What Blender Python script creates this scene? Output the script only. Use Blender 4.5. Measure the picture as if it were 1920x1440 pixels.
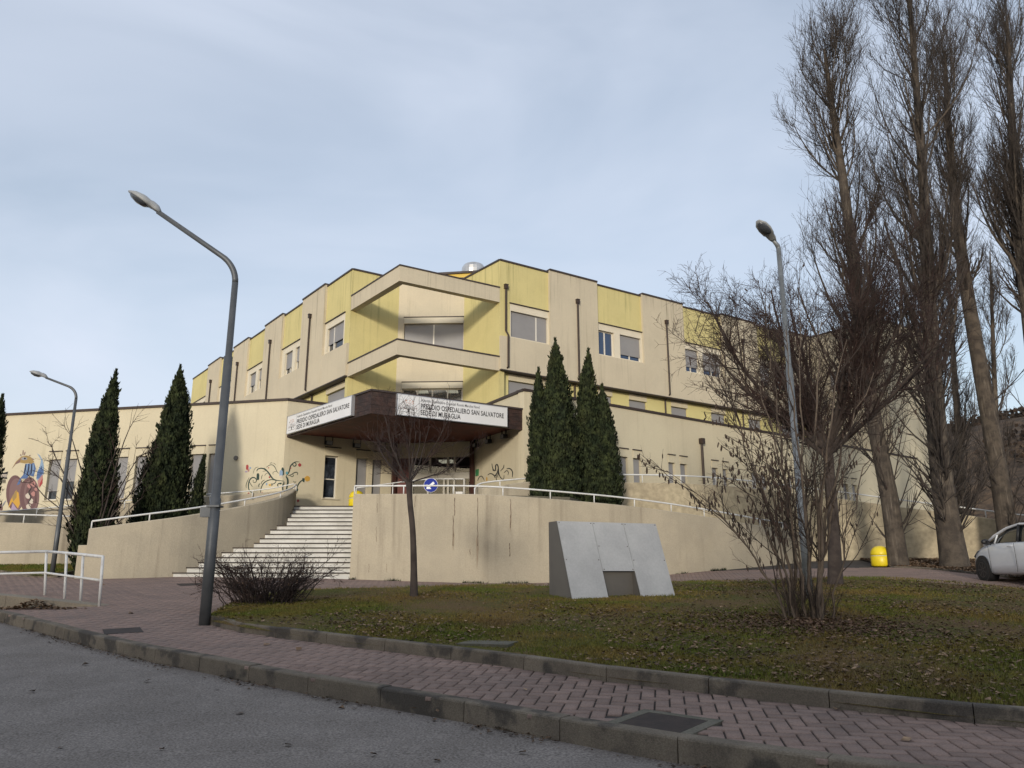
import bpy, math, random
import numpy as np
from mathutils import Vector, Matrix
rng = np.random.default_rng(7); random.seed(7)
scene = bpy.context.scene
for o in list(bpy.data.objects): bpy.data.objects.remove(o)
COL = scene.collection
PI = math.pi; RAD = math.radians

# ------------------------------------------------------------------ camera, sky, sun, exposure
F = 1450.0; PITCH = RAD(13.7); CZ = 1.3
cam = bpy.data.cameras.new('camera'); camo = bpy.data.objects.new('camera', cam); COL.objects.link(camo)
camo.location = (0, 0, CZ); camo.rotation_euler = (PI/2 + PITCH, 0, 0)
cam.sensor_width = 36.0; cam.lens = F/1920*36.0; cam.clip_start = 0.05; cam.clip_end = 3000
scene.camera = camo

SUN_AZ, SUN_EL = 12.0, 11.0          # heading the light travels towards, height above the horizon
sd = bpy.data.lights.new('sun', 'SUN'); sd.energy = 2.0; sd.angle = RAD(6.0); sd.color = (1.0, .92, .80)
suno = bpy.data.objects.new('sun', sd); COL.objects.link(suno)
a, e = RAD(SUN_AZ), RAD(SUN_EL)
suno.rotation_euler = Vector((math.sin(a)*math.cos(e), math.cos(a)*math.cos(e), -math.sin(e))).to_track_quat('-Z', 'Y').to_euler()
suno.location = (-10, -60, 30)

world = bpy.data.worlds.new('World'); scene.world = world; world.use_nodes = True
wn = world.node_tree.nodes; wl = world.node_tree.links; wn.clear()
wo = wn.new('ShaderNodeOutputWorld'); bg = wn.new('ShaderNodeBackground')
sky = wn.new('ShaderNodeTexSky'); sky.sky_type = 'NISHITA'; sky.sun_disc = False
sky.sun_elevation = RAD(SUN_EL); sky.sun_rotation = RAD(180 + SUN_AZ); sky.air_density = 1.0; sky.dust_density = 1.5; sky.ozone_density = 1.0
tc = wn.new('ShaderNodeTexCoord'); mp = wn.new('ShaderNodeMapping'); mp.inputs['Scale'].default_value = (1.0, 1.0, 2.3); mp.inputs['Location'].default_value = (.3, .1, .25)
nz = wn.new('ShaderNodeTexNoise'); nz.inputs['Scale'].default_value = 1.7; nz.inputs['Detail'].default_value = 5; nz.inputs['Roughness'].default_value = .5; nz.inputs['Distortion'].default_value = .5
rp = wn.new('ShaderNodeValToRGB'); rp.color_ramp.elements[0].position = .30; rp.color_ramp.elements[0].color = (.40, .40, .40, 1); rp.color_ramp.elements[1].position = .72; rp.color_ramp.elements[1].color = (.9, .9, .9, 1)
mx = wn.new('ShaderNodeMix'); mx.data_type = 'RGBA'; mx.inputs['B'].default_value = (4.35, 4.75, 5.55, 1)
wl.new(tc.outputs['Generated'], mp.inputs['Vector']); wl.new(mp.outputs[0], nz.inputs['Vector']); wl.new(nz.outputs['Fac'], rp.inputs[0])
wl.new(rp.outputs[0], mx.inputs['Factor']); wl.new(sky.outputs[0], mx.inputs['A']); wl.new(mx.outputs['Result'], bg.inputs['Color'])
bg.inputs['Strength'].default_value = .14; wl.new(bg.outputs[0], wo.inputs[0])

vs = scene.view_settings; scene.display_settings.display_device = 'sRGB'
vs.view_transform = 'Standard'; vs.look = 'None'; vs.gamma = 1; vs.use_curve_mapping = False; vs.exposure = 0.33

# ------------------------------------------------------------------ pixel rays and ground
SP, CP = math.sin(PITCH), math.cos(PITCH)
def ray(x, y):
    u = (x-960)/F; v = (720-y)/F
    return np.array([u, CP - v*SP, SP + v*CP])
def on_z(x, y, z):
    d = ray(x, y); t = (z-CZ)/d[2]; return np.array([0, 0, CZ]) + d*t
def on_y(x, y, Y):
    d = ray(x, y); return np.array([0, 0, CZ]) + d*Y/d[1]
def to_px(p):
    p = np.asarray(p, float); X, Y, Z = p[..., 0], p[..., 1], p[..., 2]-CZ
    dep = Y*CP + Z*SP; up = Z*CP - Y*SP
    return 960 + F*X/dep, 720 - F*up/dep, dep
def sm(v): return np.clip(v, 0, 1)**2*(3-2*np.clip(v, 0, 1))
def G(x, y):
    """height of the paving"""
    x = np.asarray(x, float); y = np.asarray(y, float)
    q = y-6.0; k = .6
    base = np.where(q > 8, q, np.log1p(np.exp(np.clip(q/k, -40, 40)))*k)
    base = np.minimum(base, 30 + (base-30)*.1)
    z = .16 + .055*base
    z = z - .2*np.exp(-((x-.5)**2/30 + (y-25)**2/18))
    z = z + .012*np.clip(x-4, 0, 16)*np.clip((y-15)/10, 0, 2)
    return z
def g(x, y): return float(G(x, y))
def on_g(x, y, dz=0.0):
    d = ray(x, y); t = 2.0
    while t < 120:
        p = d*t
        if p[2]+CZ <= g(p[0], p[1])+dz: break
        t += .02
    return np.array([p[0], p[1], p[2]+CZ])
def azv(az): return np.array([math.sin(RAD(az)), math.cos(RAD(az))])

# ------------------------------------------------------------------ object helpers
OFF = {}
def tag(o, label=None, cat=None, group=None, kind=None):
    if label: o['label'] = label
    if cat: o['category'] = cat
    if group: o['group'] = group
    if kind: o['kind'] = kind
    return o
def thing(name, loc, label, cat, group=None):
    o = bpy.data.objects.new(name, None); COL.objects.link(o); o.location = [float(v) for v in loc]
    o.empty_display_size = .2
    OFF[o.name] = np.array([float(v) for v in loc])
    return tag(o, label, cat, group)
def make_mesh(name, verts, faces, mats, smooth=False, mi=None):
    me = bpy.data.meshes.new(name)
    verts = np.asarray(verts, dtype=np.float32).reshape(-1, 3)
    if isinstance(faces, np.ndarray):
        n, k = faces.shape
        me.vertices.add(len(verts)); me.vertices.foreach_set('co', verts.ravel())
        me.loops.add(n*k); me.loops.foreach_set('vertex_index', faces.astype(np.int32).ravel())
        me.polygons.add(n); me.polygons.foreach_set('loop_start', np.arange(0, n*k, k, dtype=np.int32))
        me.polygons.foreach_set('loop_total', np.full(n, k, dtype=np.int32))
        me.update(calc_edges=True)
    else:
        me.from_pydata([tuple(map(float, v)) for v in verts], [], faces)
    for m in (mats if isinstance(mats, (list, tuple)) else [mats]): me.materials.append(m)
    if mi is not None: me.polygons.foreach_set('material_index', np.asarray(mi, dtype=np.int32))
    if smooth: me.polygons.foreach_set('use_smooth', np.ones(len(me.polygons), dtype=bool))
    me.update(); return me
def link(name, me, parent=None, loc=None):
    o = bpy.data.objects.new(name, me); COL.objects.link(o)
    if parent is not None: o.parent = parent
    if loc is not None: o.location = [float(v) for v in loc]
    return o
def obj(name, verts, faces, mats, parent=None, smooth=False, mi=None, base=None):
    """one mesh object from world-space vertices; parts are kept relative to their thing"""
    verts = np.asarray(verts, dtype=float).reshape(-1, 3)
    if parent is not None:
        off = OFF.get(parent.name, np.zeros(3))
        o = link(name, make_mesh(name, verts-off, faces, mats, smooth, mi), parent); OFF[o.name] = off
    else:
        off = np.zeros(3) if base is None else np.asarray(base, float)
        o = link(name, make_mesh(name, verts-off, faces, mats, smooth, mi), None, off); OFF[o.name] = off
    return o
class MB:
    """collects shapes in world space"""
    def __init__(s): s.v = []; s.f = []; s.m = []
    def add(s, v, f, m=0):
        n = len(s.v); s.v += [tuple(map(float, p)) for p in v]; s.f += [tuple(i+n for i in q) for q in f]; s.m += [m]*len(f)
    def hexa(s, p, m=0):
        s.add(p, [(0, 3, 2, 1), (4, 5, 6, 7), (0, 1, 5, 4), (1, 2, 6, 5), (2, 3, 7, 6), (3, 0, 4, 7)], m)
    def box(s, c, d, rz=0, m=0):
        ca, sa = math.cos(rz), math.sin(rz); P = []
        for z in (-.5, .5):
            for x, y in ((-.5, -.5), (.5, -.5), (.5, .5), (-.5, .5)):
                X, Y = x*d[0], y*d[1]; P.append((c[0]+X*ca-Y*sa, c[1]+X*sa+Y*ca, c[2]+z*d[2]))
        s.hexa(P, m)
    def prism(s, pts, z0, z1, m=0):
        n = len(pts); v = [(p[0], p[1], z0) for p in pts] + [(p[0], p[1], z1) for p in pts]
        s.add(v, [tuple(range(n-1, -1, -1)), tuple(range(n, 2*n))] + [(i, (i+1) % n, n+(i+1) % n, n+i) for i in range(n)], m)
    def tube(s, pts, r, n=8, m=0, caps=True):
        pts = [np.asarray(p, float) for p in pts]; k = len(pts); rr = r if hasattr(r, '__len__') else [r]*k
        V = []; u = None
        for i in range(k):
            t = pts[min(i+1, k-1)]-pts[max(i-1, 0)]; t = t/(np.linalg.norm(t)+1e-9)
            if u is None: u = np.cross(t, (0, 0, 1) if abs(t[2]) < .9 else (1, 0, 0))
            u = u - t*np.dot(u, t); u = u/(np.linalg.norm(u)+1e-9); w = np.cross(t, u)
            for j in range(n):
                a = 2*PI*j/n; V.append(pts[i] + rr[i]*(math.cos(a)*u + math.sin(a)*w))
        f = [(i*n+j, i*n+(j+1) % n, (i+1)*n+(j+1) % n, (i+1)*n+j) for i in range(k-1) for j in range(n)]
        if caps: f += [tuple(range(n-1, -1, -1)), tuple(range((k-1)*n, k*n))]
        s.add(V, f, m)
    def lathe(s, c, prof, n=24, m=0):
        V = [(c[0]+r*math.cos(2*PI*j/n), c[1]+r*math.sin(2*PI*j/n), c[2]+z) for r, z in prof for j in range(n)]
        f = [(i*n+j, i*n+(j+1) % n, (i+1)*n+(j+1) % n, (i+1)*n+j) for i in range(len(prof)-1) for j in range(n)]
        f += [tuple(range(n-1, -1, -1)), tuple(range((len(prof)-1)*n, len(prof)*n))]
        s.add(V, f, m)
    def build(s, name, mats, parent=None, smooth=False, base=None):
        return obj(name, s.v, s.f, mats, parent, smooth, s.m, base)
def arc(p, q, r, n=6): pass

# ------------------------------------------------------------------ materials
MATS = {}
def mat(name, c1, c2=None, scale=3.0, rough=.8, streak=0.0, streak_c=(.1, .09, .07), streak_scale=(5, 5, .25), grime=0.0, grime_c=(.08, .07, .05), grime_scale=.7,
        fine=0.0, fine_scale=60, bump=0.0, bump_scale=40, metal=0.0, spec=.4, coat=0, per_obj=0.0, detail=4, ramp=(.35, .65), gr=(.52, .75), top=None):
    m = bpy.data.materials.new(name); m.use_nodes = True; nt = m.node_tree; N = nt.nodes; L = nt.links
    b = N['Principled BSDF']; b.inputs['Roughness'].default_value = rough; b.inputs['Metallic'].default_value = metal; b.inputs['Specular IOR Level'].default_value = spec
    if coat: b.inputs['Coat Weight'].default_value = coat; b.inputs['Coat Roughness'].default_value = .08
    geo = N.new('ShaderNodeNewGeometry')
    def noise(sc, vec=None, det=detail):
        t = N.new('ShaderNodeTexNoise'); t.inputs['Scale'].default_value = sc; t.inputs['Detail'].default_value = det; t.inputs['Roughness'].default_value = .6
        L.new(vec if vec else geo.outputs['Position'], t.inputs['Vector']); return t.outputs['Fac']
    def rampf(x, lo, hi, out=1.0):
        r = N.new('ShaderNodeMapRange'); r.inputs[1].default_value = lo; r.inputs[2].default_value = hi; r.inputs[4].default_value = out; r.interpolation_type = 'SMOOTHSTEP'
        L.new(x, r.inputs[0]); return r.outputs[0]
    def mix(f, A, B, mode='MIX'):
        x = N.new('ShaderNodeMix'); x.data_type = 'RGBA'; x.blend_type = mode
        for s, v in (('Factor', f), ('A', A), ('B', B)):
            if isinstance(v, (tuple, float, int)): x.inputs[s].default_value = (*v, 1) if isinstance(v, tuple) else v
            else: L.new(v, x.inputs[s])
        return x.outputs['Result']
    col = mix(rampf(noise(scale), *ramp), c1, c2) if c2 else None
    if col is None:
        rgb = N.new('ShaderNodeRGB'); rgb.outputs[0].default_value = (*c1, 1); col = rgb.outputs[0]
    if grime: col = mix(rampf(noise(grime_scale), *gr, grime), col, grime_c)
    if streak:
        mp_ = N.new('ShaderNodeMapping'); mp_.inputs['Scale'].default_value = streak_scale; L.new(geo.outputs['Position'], mp_.inputs['Vector'])
        f1 = rampf(noise(1.0, mp_.outputs[0], 6), .5, .78, streak)
        mul = N.new('ShaderNodeMath'); mul.operation = 'MULTIPLY'; L.new(f1, mul.inputs[0]); L.new(rampf(noise(.35), .35, .6), mul.inputs[1])
        fac = mul.outputs[0]
        if top:
            sx = N.new('ShaderNodeSeparateXYZ'); L.new(geo.outputs['Position'], sx.inputs[0]); mr = N.new('ShaderNodeMapRange'); mr.inputs[1].default_value = top[0]; mr.inputs[2].default_value = top[1]; mr.inputs[3].default_value = top[2]; L.new(sx.outputs['Z'], mr.inputs[0])
            m2_ = N.new('ShaderNodeMath'); m2_.operation = 'MULTIPLY'; L.new(fac, m2_.inputs[0]); L.new(mr.outputs[0], m2_.inputs[1]); fac = m2_.outputs[0]
        col = mix(fac, col, streak_c)
    if fine:
        f = rampf(noise(fine_scale), .3, .7, 1.0)
        v = N.new('ShaderNodeMapRange'); v.inputs[3].default_value = 1-fine; v.inputs[4].default_value = 1+fine; L.new(f, v.inputs[0])
        hs = N.new('ShaderNodeHueSaturation'); L.new(v.outputs[0], hs.inputs['Value']); L.new(col, hs.inputs['Color']); col = hs.outputs[0]
    if per_obj:
        oi = N.new('ShaderNodeObjectInfo'); v = N.new('ShaderNodeMapRange'); v.inputs[3].default_value = 1-per_obj; v.inputs[4].default_value = 1+per_obj; L.new(oi.outputs['Random'], v.inputs[0])
        hs = N.new('ShaderNodeHueSaturation'); L.new(v.outputs[0], hs.inputs['Value']); L.new(col, hs.inputs['Color']); col = hs.outputs[0]
    L.new(col, b.inputs['Base Color'])
    if bump:
        bp = N.new('ShaderNodeBump'); bp.inputs['Strength'].default_value = bump; bp.inputs['Distance'].default_value = .02
        L.new(noise(bump_scale), bp.inputs['Height']); L.new(bp.outputs[0], b.inputs['Normal'])
    MATS[name] = m; return m
def glass(name, col, rough=.03):
    m = mat(name, col, rough=rough, spec=.9); return m
M = {}
M['asphalt'] = mat('asphalt', (.178, .157, .139), (.212, .188, .168), 1.3, .95, fine=.42, fine_scale=55, bump=.15, bump_scale=110, grime=.45, grime_c=(.14, .126, .113), grime_scale=.5, spec=.15)
M['bed'] = mat('joint_sand', (.032, .026, .022), (.055, .045, .04), 4, .95)
M['paver'] = mat('paver_red', (.245, .175, .145), (.205, .15, .126), 1.6, .93, fine=.16, fine_scale=70, grime=.5, grime_c=(.145, .118, .105), grime_scale=.6, bump=.1, bump_scale=160, per_obj=.13, spec=.2)
M['kerb'] = mat('kerb_concrete', (.19, .16, .122), (.14, .118, .092), 2.2, .95, fine=.2, fine_scale=80, grime=.8, grime_c=(.06, .054, .048), grime_scale=1.7, gr=(.5, .6), bump=.5, bump_scale=120, per_obj=.12, spec=.2)
M['lawn_soil'] = mat('lawn_soil', (.09, .086, .026), (.13, .085, .042), .9, 1.0, fine=.4, fine_scale=40, bump=.8, bump_scale=30, spec=.1)
M['grass'] = mat('grass_blades', (.095, .118, .018), (.19, .135, .038), .8, .8, fine=.45, fine_scale=22, spec=.2, grime=.8, grime_c=(.11, .066, .034), grime_scale=.42)
M['leaf_brown'] = mat('dry_leaf', (.15, .09, .05), (.25, .17, .105), 9, .8, fine=.5, fine_scale=12, spec=.25, detail=2)
M['mulch'] = mat('leaf_mulch', (.085, .045, .026), (.14, .08, .048), 8, .9, fine=.4, fine_scale=14, detail=2)
M['leaf_dark'] = mat('rotten_leaf', (.05, .034, .022), (.12, .075, .045), 7, .9, fine=.4, fine_scale=15, detail=2)
M['soil'] = mat('verge_soil', (.10, .06, .035), (.06, .045, .026), 1.2, 1.0, fine=.5, fine_scale=18, bump=.8, bump_scale=14)
M['terrain'] = mat('far_ground', (.06, .065, .025), (.09, .075, .035), .15, 1.0)
M['concrete'] = mat('cream_concrete', (.45, .39, .29), (.395, .345, .26), .8, .92, streak=.75, streak_c=(.21, .175, .13), streak_scale=(3.2, 3.2, .16), fine=.07, fine_scale=30, bump=.25, bump_scale=25, grime=.35, grime_c=(.33, .28, .20), grime_scale=.5, spec=.2)
M['concrete_rough'] = mat('cream_concrete_flaking', (.46, .39, .265), (.40, .335, .23), 1.0, .95, streak=.45, streak_c=(.22, .18, .12), streak_scale=(2, 2, .5), fine=.16, fine_scale=5, bump=.9, bump_scale=4, grime=.5, grime_c=(.24, .205, .14), grime_scale=.9, spec=.2)
M['cream'] = mat('cream_render', (.60, .535, .385), (.565, .50, .36), .5, .9, streak=.36, streak_c=(.33, .28, .17), streak_scale=(4.5, 4.5, .2), fine=.03, fine_scale=20, bump=.08, bump_scale=60, spec=.25)
M['panel'] = mat('beige_panel', (.56, .495, .37), (.52, .46, .345), .6, .9, streak=1.0, streak_c=(.22, .19, .135), streak_scale=(7, 7, .22), top=(12.5, 16.3, .35), grime=.18, grime_c=(.43, .37, .27), grime_scale=.8, fine=.03, fine_scale=20, spec=.25)
M['yellow'] = mat('yellow_render', (.60, .525, .245), (.56, .49, .23), .6, .9, streak=1.0, streak_c=(.25, .235, .10), streak_scale=(7, 7, .22), top=(13.0, 16.3, .25), grime=.2, grime_c=(.45, .405, .16), grime_scale=.8, fine=.03, fine_scale=20, spec=.25)
M['yellow_clean'] = mat('yellow_render_clean', (.63, .56, .26), (.59, .525, .24), .5, .9, spec=.25)
M['lintel'] = mat('white_shutter_box', (.68, .62, .49), (.64, .58, .45), 1, .7)
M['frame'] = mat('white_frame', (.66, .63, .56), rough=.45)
M['shutter'] = mat('grey_shutter', (.27, .265, .265), (.245, .24, .243), 1.0, .6)
M['pane'] = glass('window_glass', (.018, .022, .03))
M['pane_blue'] = glass('window_glass_blue', (.025, .05, .11), .05)
M['brown_metal'] = mat('brown_metal', (.05, .032, .024), (.038, .026, .02), 3, .5)
M['coping'] = mat('dark_coping', (.055, .04, .036), (.04, .032, .03), 2, .6)
M['wood_dark'] = mat('dark_stained_wood', (.05, .026, .02), (.026, .016, .014), 3, .65, streak=.0, fine=.35, fine_scale=14, grime=.35, grime_c=(.10, .07, .055), grime_scale=2.5)
M['wood_red'] = mat('red_stained_soffit', (.15, .036, .024), (.10, .026, .018), 2, .6)
M['post_red'] = mat('red_brown_post', (.05, .018, .014), rough=.5)
M['sign_white'] = mat('sign_white', (.72, .72, .72), (.68, .68, .68), 1, .4)
M['sign_frame'] = mat('sign_frame', (.55, .56, .58), rough=.35, metal=.6)
M['ink'] = mat('sign_ink', (.02, .02, .022), rough=.6)
M['ink_thin'] = mat('sign_ink_thin', (.05, .05, .055), rough=.6)
M['orange'] = mat('logo_orange', (.55, .19, .08), rough=.6); M['logo_brown'] = mat('logo_brown', (.22, .09, .06), rough=.6)
M['riser'] = mat('white_riser', (.66, .645, .60), (.55, .535, .49), 1.4, .8, streak=.4, streak_c=(.3, .28, .25), streak_scale=(4, 4, 1), grime=.2, grime_c=(.3, .28, .25), grime_scale=2)
M['tread'] = mat('dark_tread', (.05, .035, .028), (.03, .024, .02), 4, .8)
M['rail'] = mat('white_rail', (.70, .70, .68), (.64, .63, .60), 3, .45)
M['rail_old'] = mat('white_rail_chipped', (.66, .66, .64), (.6, .59, .57), 3, .5, grime=.35, grime_c=(.25, .17, .12), grime_scale=6)
M['galv'] = mat('galvanised_steel', (.21, .225, .235), (.16, .17, .175), 3, .55, metal=.45, fine=.1, fine_scale=30)
M['galv_dark'] = mat('grey_painted_steel', (.11, .115, .12), (.085, .09, .095), 3, .5, metal=.3)
M['lamp_body'] = mat('lamp_housing', (.33, .34, .34), (.27, .275, .28), 4, .5)
M['lamp_glass'] = mat('lamp_lens', (.06, .065, .075), rough=.2, spec=.6)
M['alu'] = mat('brushed_panel', (.44, .435, .42), (.38, .375, .365), 1.5, .55, metal=.25, streak=.3, streak_c=(.36, .355, .35), streak_scale=(2, 2, .6), fine=.05, fine_scale=25, grime=.25, grime_c=(.40, .395, .39), grime_scale=2.2)
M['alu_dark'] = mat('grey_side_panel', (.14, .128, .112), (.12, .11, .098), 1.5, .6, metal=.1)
M['yellow_bin'] = mat('yellow_plastic', (.78, .60, .015), (.70, .53, .012), 3, .4, spec=.5)
M['bin_band'] = mat('bin_band', (.6, .6, .45), rough=.5)
M['blue_sign'] = mat('blue_sign', (.01, .028, .26), rough=.6, spec=.2); M['white_paint'] = mat('white_paint', (.8, .8, .8), rough=.5)
M['green_sign'] = mat('green_sign', (.05, .22, .09), rough=.5)
M['bark_poplar'] = mat('poplar_bark', (.095, .076, .058), (.05, .04, .032), 3.5, .95, streak=.8, streak_c=(.24, .20, .155), streak_scale=(15, 15, 1.3), bump=1.0, bump_scale=22)
M['twig_poplar'] = mat('poplar_twigs', (.06, .047, .038), (.042, .034, .029), 1.0, .9)
M['bark_dark'] = mat('dark_bark', (.04, .03, .026), (.065, .05, .042), 4, .95, bump=.6, bump_scale=20)
M['twig_red'] = mat('red_brown_twigs', (.05, .028, .023), (.035, .022, .019), 1.0, .9)
M['bark_hazel'] = mat('hazel_bark', (.13, .098, .07), (.085, .063, .047), 5, .9, bump=.4, bump_scale=25)
M['twig_hazel'] = mat('hazel_twigs', (.055, .038, .029), (.04, .029, .023), 2, .9)
M['crack'] = mat('rusty_crack', (.10, .07, .05), (.17, .12, .085), 6, .95, fine=.3, fine_scale=20)
M['stain'] = mat('pale_brown_stain', (.30, .235, .165), (.36, .29, .205), 5, .95)
M['catkin'] = mat('dry_catkins', (.06, .037, .026), (.042, .027, .021), 3, .9)
M['cypress'] = mat('cypress_foliage', (.014, .021, .010), (.036, .045, .017), 2.6, .85, fine=.7, fine_scale=7, spec=.2, grime=.5, grime_c=(.05, .05, .018), grime_scale=1.1)
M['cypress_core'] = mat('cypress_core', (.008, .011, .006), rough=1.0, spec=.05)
M['scrub'] = mat('hill_scrub', (.05, .034, .022), (.078, .05, .028), .2, 1.0, fine=.5, fine_scale=.9, grime=.9, grime_c=(.15, .085, .028), grime_scale=.035)
M['scrub_dark'] = mat('hill_bushes', (.03, .021, .016), (.045, .03, .02), .3, 1.0, fine=.4, fine_scale=2)
M['car_white'] = mat('white_car_paint', (.72, .74, .77), rough=.3, spec=.5, coat=.8)
M['car_glass'] = glass('car_glass', (.012, .016, .016)); M['black_plastic'] = mat('black_plastic', (.018, .018, .02), rough=.5)
M['tyre'] = mat('tyre_rubber', (.02, .02, .02), rough=.85); M['rim'] = mat('dark_rim', (.10, .10, .105), rough=.4, metal=.7)
M['headlight'] = mat('headlight', (.35, .36, .38), rough=.1, spec=.8)
M['edging'] = mat('beige_edging', (.27, .225, .165), (.22, .185, .14), 2, .95, fine=.15, fine_scale=60, grime=.5, grime_c=(.12, .1, .08), grime_scale=1.5)
M['iron'] = mat('cast_iron', (.045, .032, .026), (.03, .022, .019), 8, .8, fine=.2, fine_scale=60, metal=.2)
M['slab'] = mat('stone_slab', (.13, .118, .09), (.09, .085, .062), 3, .95, fine=.2, fine_scale=40)
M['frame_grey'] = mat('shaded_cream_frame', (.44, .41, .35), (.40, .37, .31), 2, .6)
M['interior'] = mat('dim_interior', (.11, .10, .085), (.08, .075, .065), .6, .9)
M['duct'] = mat('bright_duct_metal', (.66, .65, .63), (.5, .49, .47), 2, .35, metal=.8)
M['yellow_band'] = mat('yellow_sheet', (.62, .43, .07), rough=.6)
def emit(name, col, s):
    m = bpy.data.materials.new(name); m.use_nodes = True; b = m.node_tree.nodes['Principled BSDF']
    b.inputs['Base Color'].default_value = (*col, 1); b.inputs['Emission Color'].default_value = (*col, 1); b.inputs['Emission Strength'].default_value = s; return m
M['ceil_light'] = emit('ceiling_light_panel', (1, .9, .72), .4)
def clear_glass(name, rough=.02):
    m = bpy.data.materials.new(name); m.use_nodes = True; nt = m.node_tree; N = nt.nodes; L = nt.links; N.clear()
    o = N.new('ShaderNodeOutputMaterial'); t = N.new('ShaderNodeBsdfTransparent'); t.inputs[0].default_value = (.75, .78, .76, 1)
    gl = N.new('ShaderNodeBsdfGlossy'); gl.inputs['Roughness'].default_value = rough; fr = N.new('ShaderNodeFresnel'); fr.inputs[0].default_value = 1.5
    mx_ = N.new('ShaderNodeMixShader'); L.new(fr.outputs[0], mx_.inputs[0]); L.new(t.outputs[0], mx_.inputs[1]); L.new(gl.outputs[0], mx_.inputs[2]); L.new(mx_.outputs[0], o.inputs[0]); return m
M['clear'] = clear_glass('clear_glass'); M['clear_dull'] = clear_glass('dull_clear_glass', .35)  # second glass is rougher only to soften the sun glint
MUR = {k: mat('mural_'+k, c, rough=.9) for k, c in dict(green=(.035, .06, .05), black=(.03, .03, .03), red=(.36, .06, .06), gold=(.56, .32, .06), ochre=(.32, .22, .09), blue=(.09, .15, .30), sky=(.24, .33, .45),
        plum=(.15, .085, .085), plum2=(.20, .125, .12), pink=(.42, .21, .19), grey=(.28, .28, .30), lilac=(.36, .28, .38), bone=(.55, .48, .40), teal=(.13, .33, .38)).items()}
exec_parts = True

# ------------------------------------------------------------------ polylines on the ground
def resample(P, step):
    P = np.asarray(P, float); d = np.r_[0, np.cumsum(np.linalg.norm(np.diff(P, axis=0), axis=1))]
    n = max(2, int(round(d[-1]/step))+1); t = np.linspace(0, d[-1], n)
    return np.stack([np.interp(t, d, P[:, k]) for k in range(P.shape[1])], 1)
def smooth_line(P, it=2):
    P = np.asarray(P, float)
    for _ in range(it):
        Q = [P[0]]
        for i in range(len(P)-1): Q += [P[i]*.75+P[i+1]*.25, P[i]*.25+P[i+1]*.75]
        P = np.array(Q+[P[-1]])
    return P
def in_poly(x, y, poly):
    x = np.asarray(x); c = np.zeros(x.shape, bool); n = len(poly)
    for i in range(n):
        x1, y1 = poly[i][:2]; x2, y2 = poly[(i+1) % n][:2]
        with np.errstate(divide='ignore', invalid='ignore'):
            c ^= ((y1 > y) != (y2 > y)) & (x < (x2-x1)*(y-y1)/(y2-y1+1e-12)+x1)
    return c
def grid_obj(name, P, mat_, kind='structure', smooth=True):
    """P: (n,m,3) array of surface points"""
    n, m = P.shape[:2]; i = np.arange(n*m).reshape(n, m)
    f = np.stack([i[:-1, :-1], i[1:, :-1], i[1:, 1:], i[:-1, 1:]], -1).reshape(-1, 4)
    nrm = np.cross(P[1, 0]-P[0, 0], P[0, 1]-P[0, 0])
    if nrm[2] < 0: f = f[:, ::-1]
    o = obj(name, P.reshape(-1, 3), f, mat_, smooth=smooth); tag(o, kind=kind); return o

# road kerb, front top edge as seen
KPX = [(-300, 1098), (-120, 1124), (0, 1148), (62, 1163), (128, 1181), (265, 1213), (394, 1236), (471, 1251), (561, 1268), (665, 1284), (785, 1304), (929, 1327), (1099, 1359), (1307, 1392), (1570, 1428), (1900, 1468)]
KERB = smooth_line([on_g(x, y)[:2] for x, y in KPX], 2)
d_end = KERB[-1]-KERB[-6]; d_end /= np.linalg.norm(d_end)
KERB = np.vstack([KERB, KERB[-1]+d_end*6]); d0 = KERB[0]-KERB[6]; d0 /= np.linalg.norm(d0); KERB = np.vstack([KERB[0]+d0*14, KERB])
# lawn kerb, front bottom edge as seen
LPX = [(392, 1171), (440, 1184), (489, 1192), (590, 1205), (702, 1219), (795, 1230), (900, 1244), (1006, 1258), (1139, 1279), (1291, 1297), (1470, 1318), (1680, 1343), (1915, 1366), (2150, 1385)]
LK = smooth_line([on_g(x, y)[:2] for x, y in LPX], 2)
# back edge of the lawn
BPX = [(392, 1160), (450, 1128), (530, 1113), (600, 1108), (690, 1105), (775, 1103), (900, 1101), (1000, 1100), (1130, 1098), (1260, 1094), (1420, 1091), (1560, 1086), (1680, 1085), (1780, 1094), (1920, 1109), (2200, 1132)]
LB = smooth_line([on_g(x, y, .06)[:2] for x, y in BPX], 2)
LAWN = np.vstack([LK, LB[::-1]])

# the road and everything under the paving: one sheet that follows the slope, and the far terrain round it
xs = np.r_[np.linspace(-90, -30, 9)[:-1], np.linspace(-30, 40, 71), np.linspace(40, 100, 9)[1:]]; ys = np.r_[np.linspace(-60, 0, 9)[:-1], np.linspace(0, 45, 61), np.linspace(45, 90, 7)[1:]]
X, Y = np.meshgrid(xs, ys, indexing='ij'); grid_obj('road', np.stack([X, Y, G(X, Y)-.16], -1), M['asphalt'])
ring = []
for r in (70, 160, 400, 1500):
    ring.append([(r*math.cos(t), r*math.sin(t)+15, (1.2 if math.sin(t) > .2 else -.35) - .002*(r-70)*0) for t in np.linspace(0, 2*PI, 49)])
grid_obj('terrain', np.array(ring), M['terrain'])

# paving bed: columns running back from the kerb
dirb = azv(28); KK = resample(KERB, .5); tt = np.r_[np.linspace(.06, 30, 61), 36, 44]
P = KK[:, None, :]+dirb[None, None, :]*tt[None, :, None]
pave = grid_obj('pavement', np.dstack([P, (G(P[..., 0], P[..., 1])-.014)[..., None]]), M['bed'])

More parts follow.
